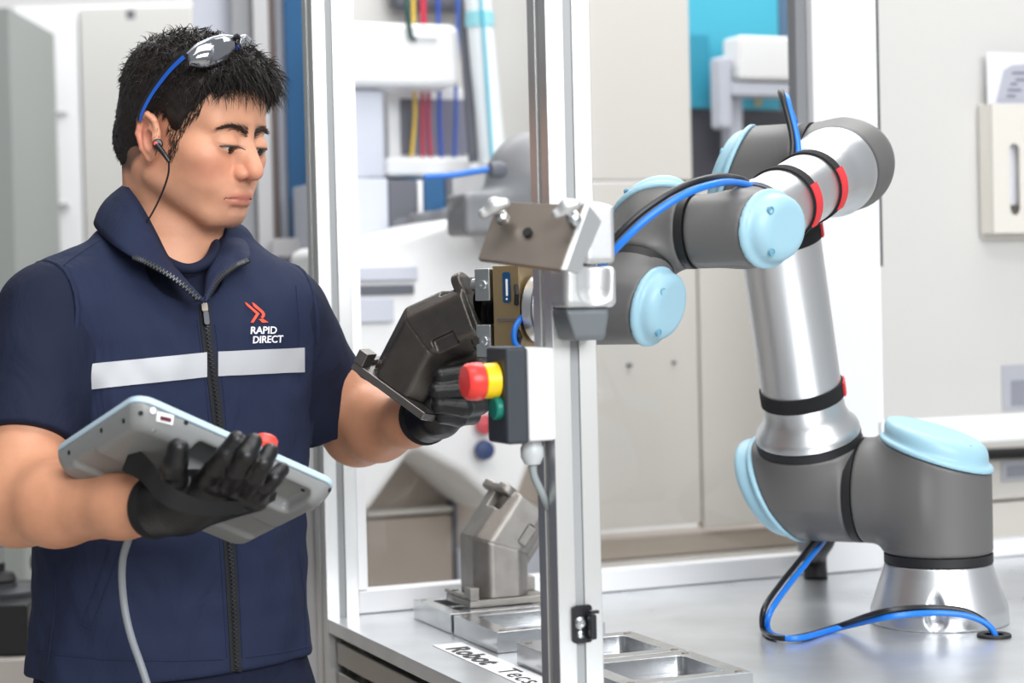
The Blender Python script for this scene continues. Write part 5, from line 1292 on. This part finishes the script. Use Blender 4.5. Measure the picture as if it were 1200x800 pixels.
cab = spline([U(150, 592, -.005), at(154, 618, 2.19), at(144, 655, 2.235), at(144, 695, 2.25), at(152, 740, 2.245), at(172, 800, 2.24), at(200, 900, 2.20), at(215, 1100, 2.15), at(215, 1500, 2.15), at(215, 1500, 2.15) * A(1, 1, 0) + A(.05, -.08, .006), at(215, 1500, 2.15) * A(1, 1, 0) + A(.4, -.25, .006)], 80)
MB().tube(cab, .0044, 12).build('tablet_lead', mat('grey_tablet_lead', (140, 146, 152), .45), TP)
# hand strap across the back of the hand
sp = [(U(150, 536, .002), 16), (U(172, 552, .022), 13), (U(196, 580, .060), 11), (U(232, 594, .064), 9), (U(268, 595, .054), 8), (U(300, 590, .030), 7), (U(322, 581, .004), 5)]
cs_ = spline([p for p, _ in sp], 40); ws = np.interp(np.linspace(0, 1, 41), np.linspace(0, 1, len(sp)), [w for _, w in sp]) / 1080
wd = nrm(CU * .8 + CR * .25); V = []
for i in range(41):
    t = nrm(cs_[min(i + 1, 40)] - cs_[max(i - 1, 0)]); w = nrm(wd - t * (wd @ t)); nn_ = nrm(np.cross(t, w)); nn_ = nn_ if nn_ @ CF < 0 else -nn_
    for a, b in ((-1, 0), (1, 0), (1, 1), (-1, 1)): V.append(cs_[i] + w * a * ws[i] + nn_ * b * .0016)
Fq = [(i * 4 + j, i * 4 + (j + 1) % 4, (i + 1) * 4 + (j + 1) % 4, (i + 1) * 4 + j) for i in range(40) for j in range(4)] + [(3, 2, 1, 0), (160, 161, 162, 163)]
mesh_obj('hand_strap', V, Fq, mat('black_webbing', (14, 14, 16), .85, bump=.4, bscale=900), TP, sharp=50)

# ================================================================== sunglasses pushed up on the head
SG = thing('sunglasses', 'mirrored sport sunglasses with blue temples pushed up on the worker\'s hair', 'sunglasses', at(250, 80, 2.37))
M_LENS = mat('mirrored_lens', (150, 152, 158), .08, .95); M_SGF = mat('silver_grey_frame', (176, 180, 186), .25, .6); M_SGB = mat('royal_blue_plastic', (26, 84, 180), .35)
def lens(name, top, bot, d0, d1, bulge):
    ct, cb_ = lerp_curve(top), lerp_curve(bot); nu, nv = 18, 8; V = []
    for i in range(nu + 1):
        for j in range(nv + 1):
            u, v = i / nu, j / nv; q = ct(u) * (1 - v) + cb_(u) * v
            V.append(at(q[0], q[1], d0 + (d1 - d0) * u - bulge * math.sin(math.pi * u) - .006 * math.sin(math.pi * v)))
    Fq = [(i * (nv + 1) + j, (i + 1) * (nv + 1) + j, (i + 1) * (nv + 1) + j + 1, i * (nv + 1) + j + 1) for i in range(nu) for j in range(nv)]
    o = mesh_obj(name, V, Fq, M_LENS, SG, sharp=0); m = o.modifiers.new('thick', 'SOLIDIFY'); m.thickness = .0018
    top3 = [V[i * (nv + 1)] for i in range(nu + 1)]; bot3 = [V[i * (nv + 1) + nv] for i in range(nu + 1)]
    return top3, bot3
t1, b1 = lens('lens', [(220, 64), (231, 53), (246, 46), (262, 42), (275, 44)], [(222, 77), (236, 79.5), (252, 77.5), (266, 72), (276, 60)], 2.328, 2.368, .012)
t2, b2 = lens('lens', [(280, 44), (287, 42), (294, 48), (298, 58)], [(281, 57), (286, 60), (292, 61), (298, 63)], 2.372, 2.435, .006)
MB().tube(np.array(t1), .0024, 10).build('brow_bar', M_SGF, SG); MB().tube(np.array(t2), .0024, 10).build('brow_bar', M_SGF, SG)
MB().tube(spline([t1[-1], at(278, 42, 2.362), t2[0]], 10), .003, 10).build('bridge', M_BLACKPL, SG)
MB().tube(spline([b1[-1], at(279, 54, 2.369), b2[0]], 8), .0016, 8).build('nose_pad', M_SGB, SG)
def temple(pts, nm):
    c = spline([at(*p) for p in pts], 40); V = []
    for i in range(41):
        t = nrm(c[min(i + 1, 40)] - c[max(i - 1, 0)]); w = nrm(np.cross(t, CF)); h = .0058 * (1 - .55 * i / 40)
        for a, b in ((-1, -1), (1, -1), (1, 1), (-1, 1)): V.append(c[i] + w * a * h + CF * b * .0014)
    Fq = [(i * 4 + j, i * 4 + (j + 1) % 4, (i + 1) * 4 + (j + 1) % 4, (i + 1) * 4 + j) for i in range(40) for j in range(4)] + [(3, 2, 1, 0), (160, 161, 162, 163)]
    o = mesh_obj('temple', V, Fq, M_BLACKPL, SG, sharp=50)
    V2 = []
    for i in range(6, 41):
        t = nrm(c[min(i + 1, 40)] - c[max(i - 1, 0)]); w = nrm(np.cross(t, CF)); h = .0026 * (1 - .4 * i / 40); o_ = c[i] - CF * .0018 + w * .0018
        for a, b in ((-1, -1), (1, -1), (1, 1), (-1, 1)): V2.append(o_ + w * a * h + CF * b * .0008)
    Fq2 = [(i * 4 + j, i * 4 + (j + 1) % 4, (i + 1) * 4 + (j + 1) % 4, (i + 1) * 4 + j) for i in range(34) for j in range(4)] + [(3, 2, 1, 0), (136, 137, 138, 139)]
    mesh_obj('temple_inlay', V2, Fq2, M_SGB, o, sharp=50)
temple([(223, 60, 2.330), (212, 68, 2.332), (196, 84, 2.340), (178, 108, 2.352), (166, 130, 2.360), (163, 142, 2.366)], 'near')
MB().tube(spline([t2[-1], at(296, 70, 2.50), at(270, 90, 2.54), at(240, 120, 2.545)], 16), .003, 8).build('temple', M_BLACKPL, SG)

# ================================================================== earphone
EP = thing('earphone', 'black in-ear earphone with a thin lead running into the collar', 'earphone', at(184, 172, 2.36))
eb = at(183, 168.5, 2.350)
MB().lathe(eb + CF * .010, -CF + CR * .2, [(.004, 0), (.0062, .003), (.0062, .010), (.0048, .0125), (.0, .013)], 22, caps=False).build('bud', M_BLACKPL, EP)
MB().lathe(eb - CF * .0032, -CF + CR * .2, [(.0026, 0), (.0026, .0008), (.0, .001)], 14, caps=False).build('red_dot', mat('red_accent', (208, 60, 56), .4), EP)
MB().tube(spline([at(184, 170, 2.346), at(192, 180, 2.342), at(198, 189, 2.342)], 10), np.linspace(.0038, .0024, 11), 10).build('bud_stem', M_BLACKPL, EP)
MB().tube(spline([at(198, 189, 2.342), at(197, 205, 2.352), at(189, 228, 2.368), at(177, 252, 2.378), at(166, 268, 2.385)], 30), .0012, 8).build('lead', M_BLACKPL, EP)
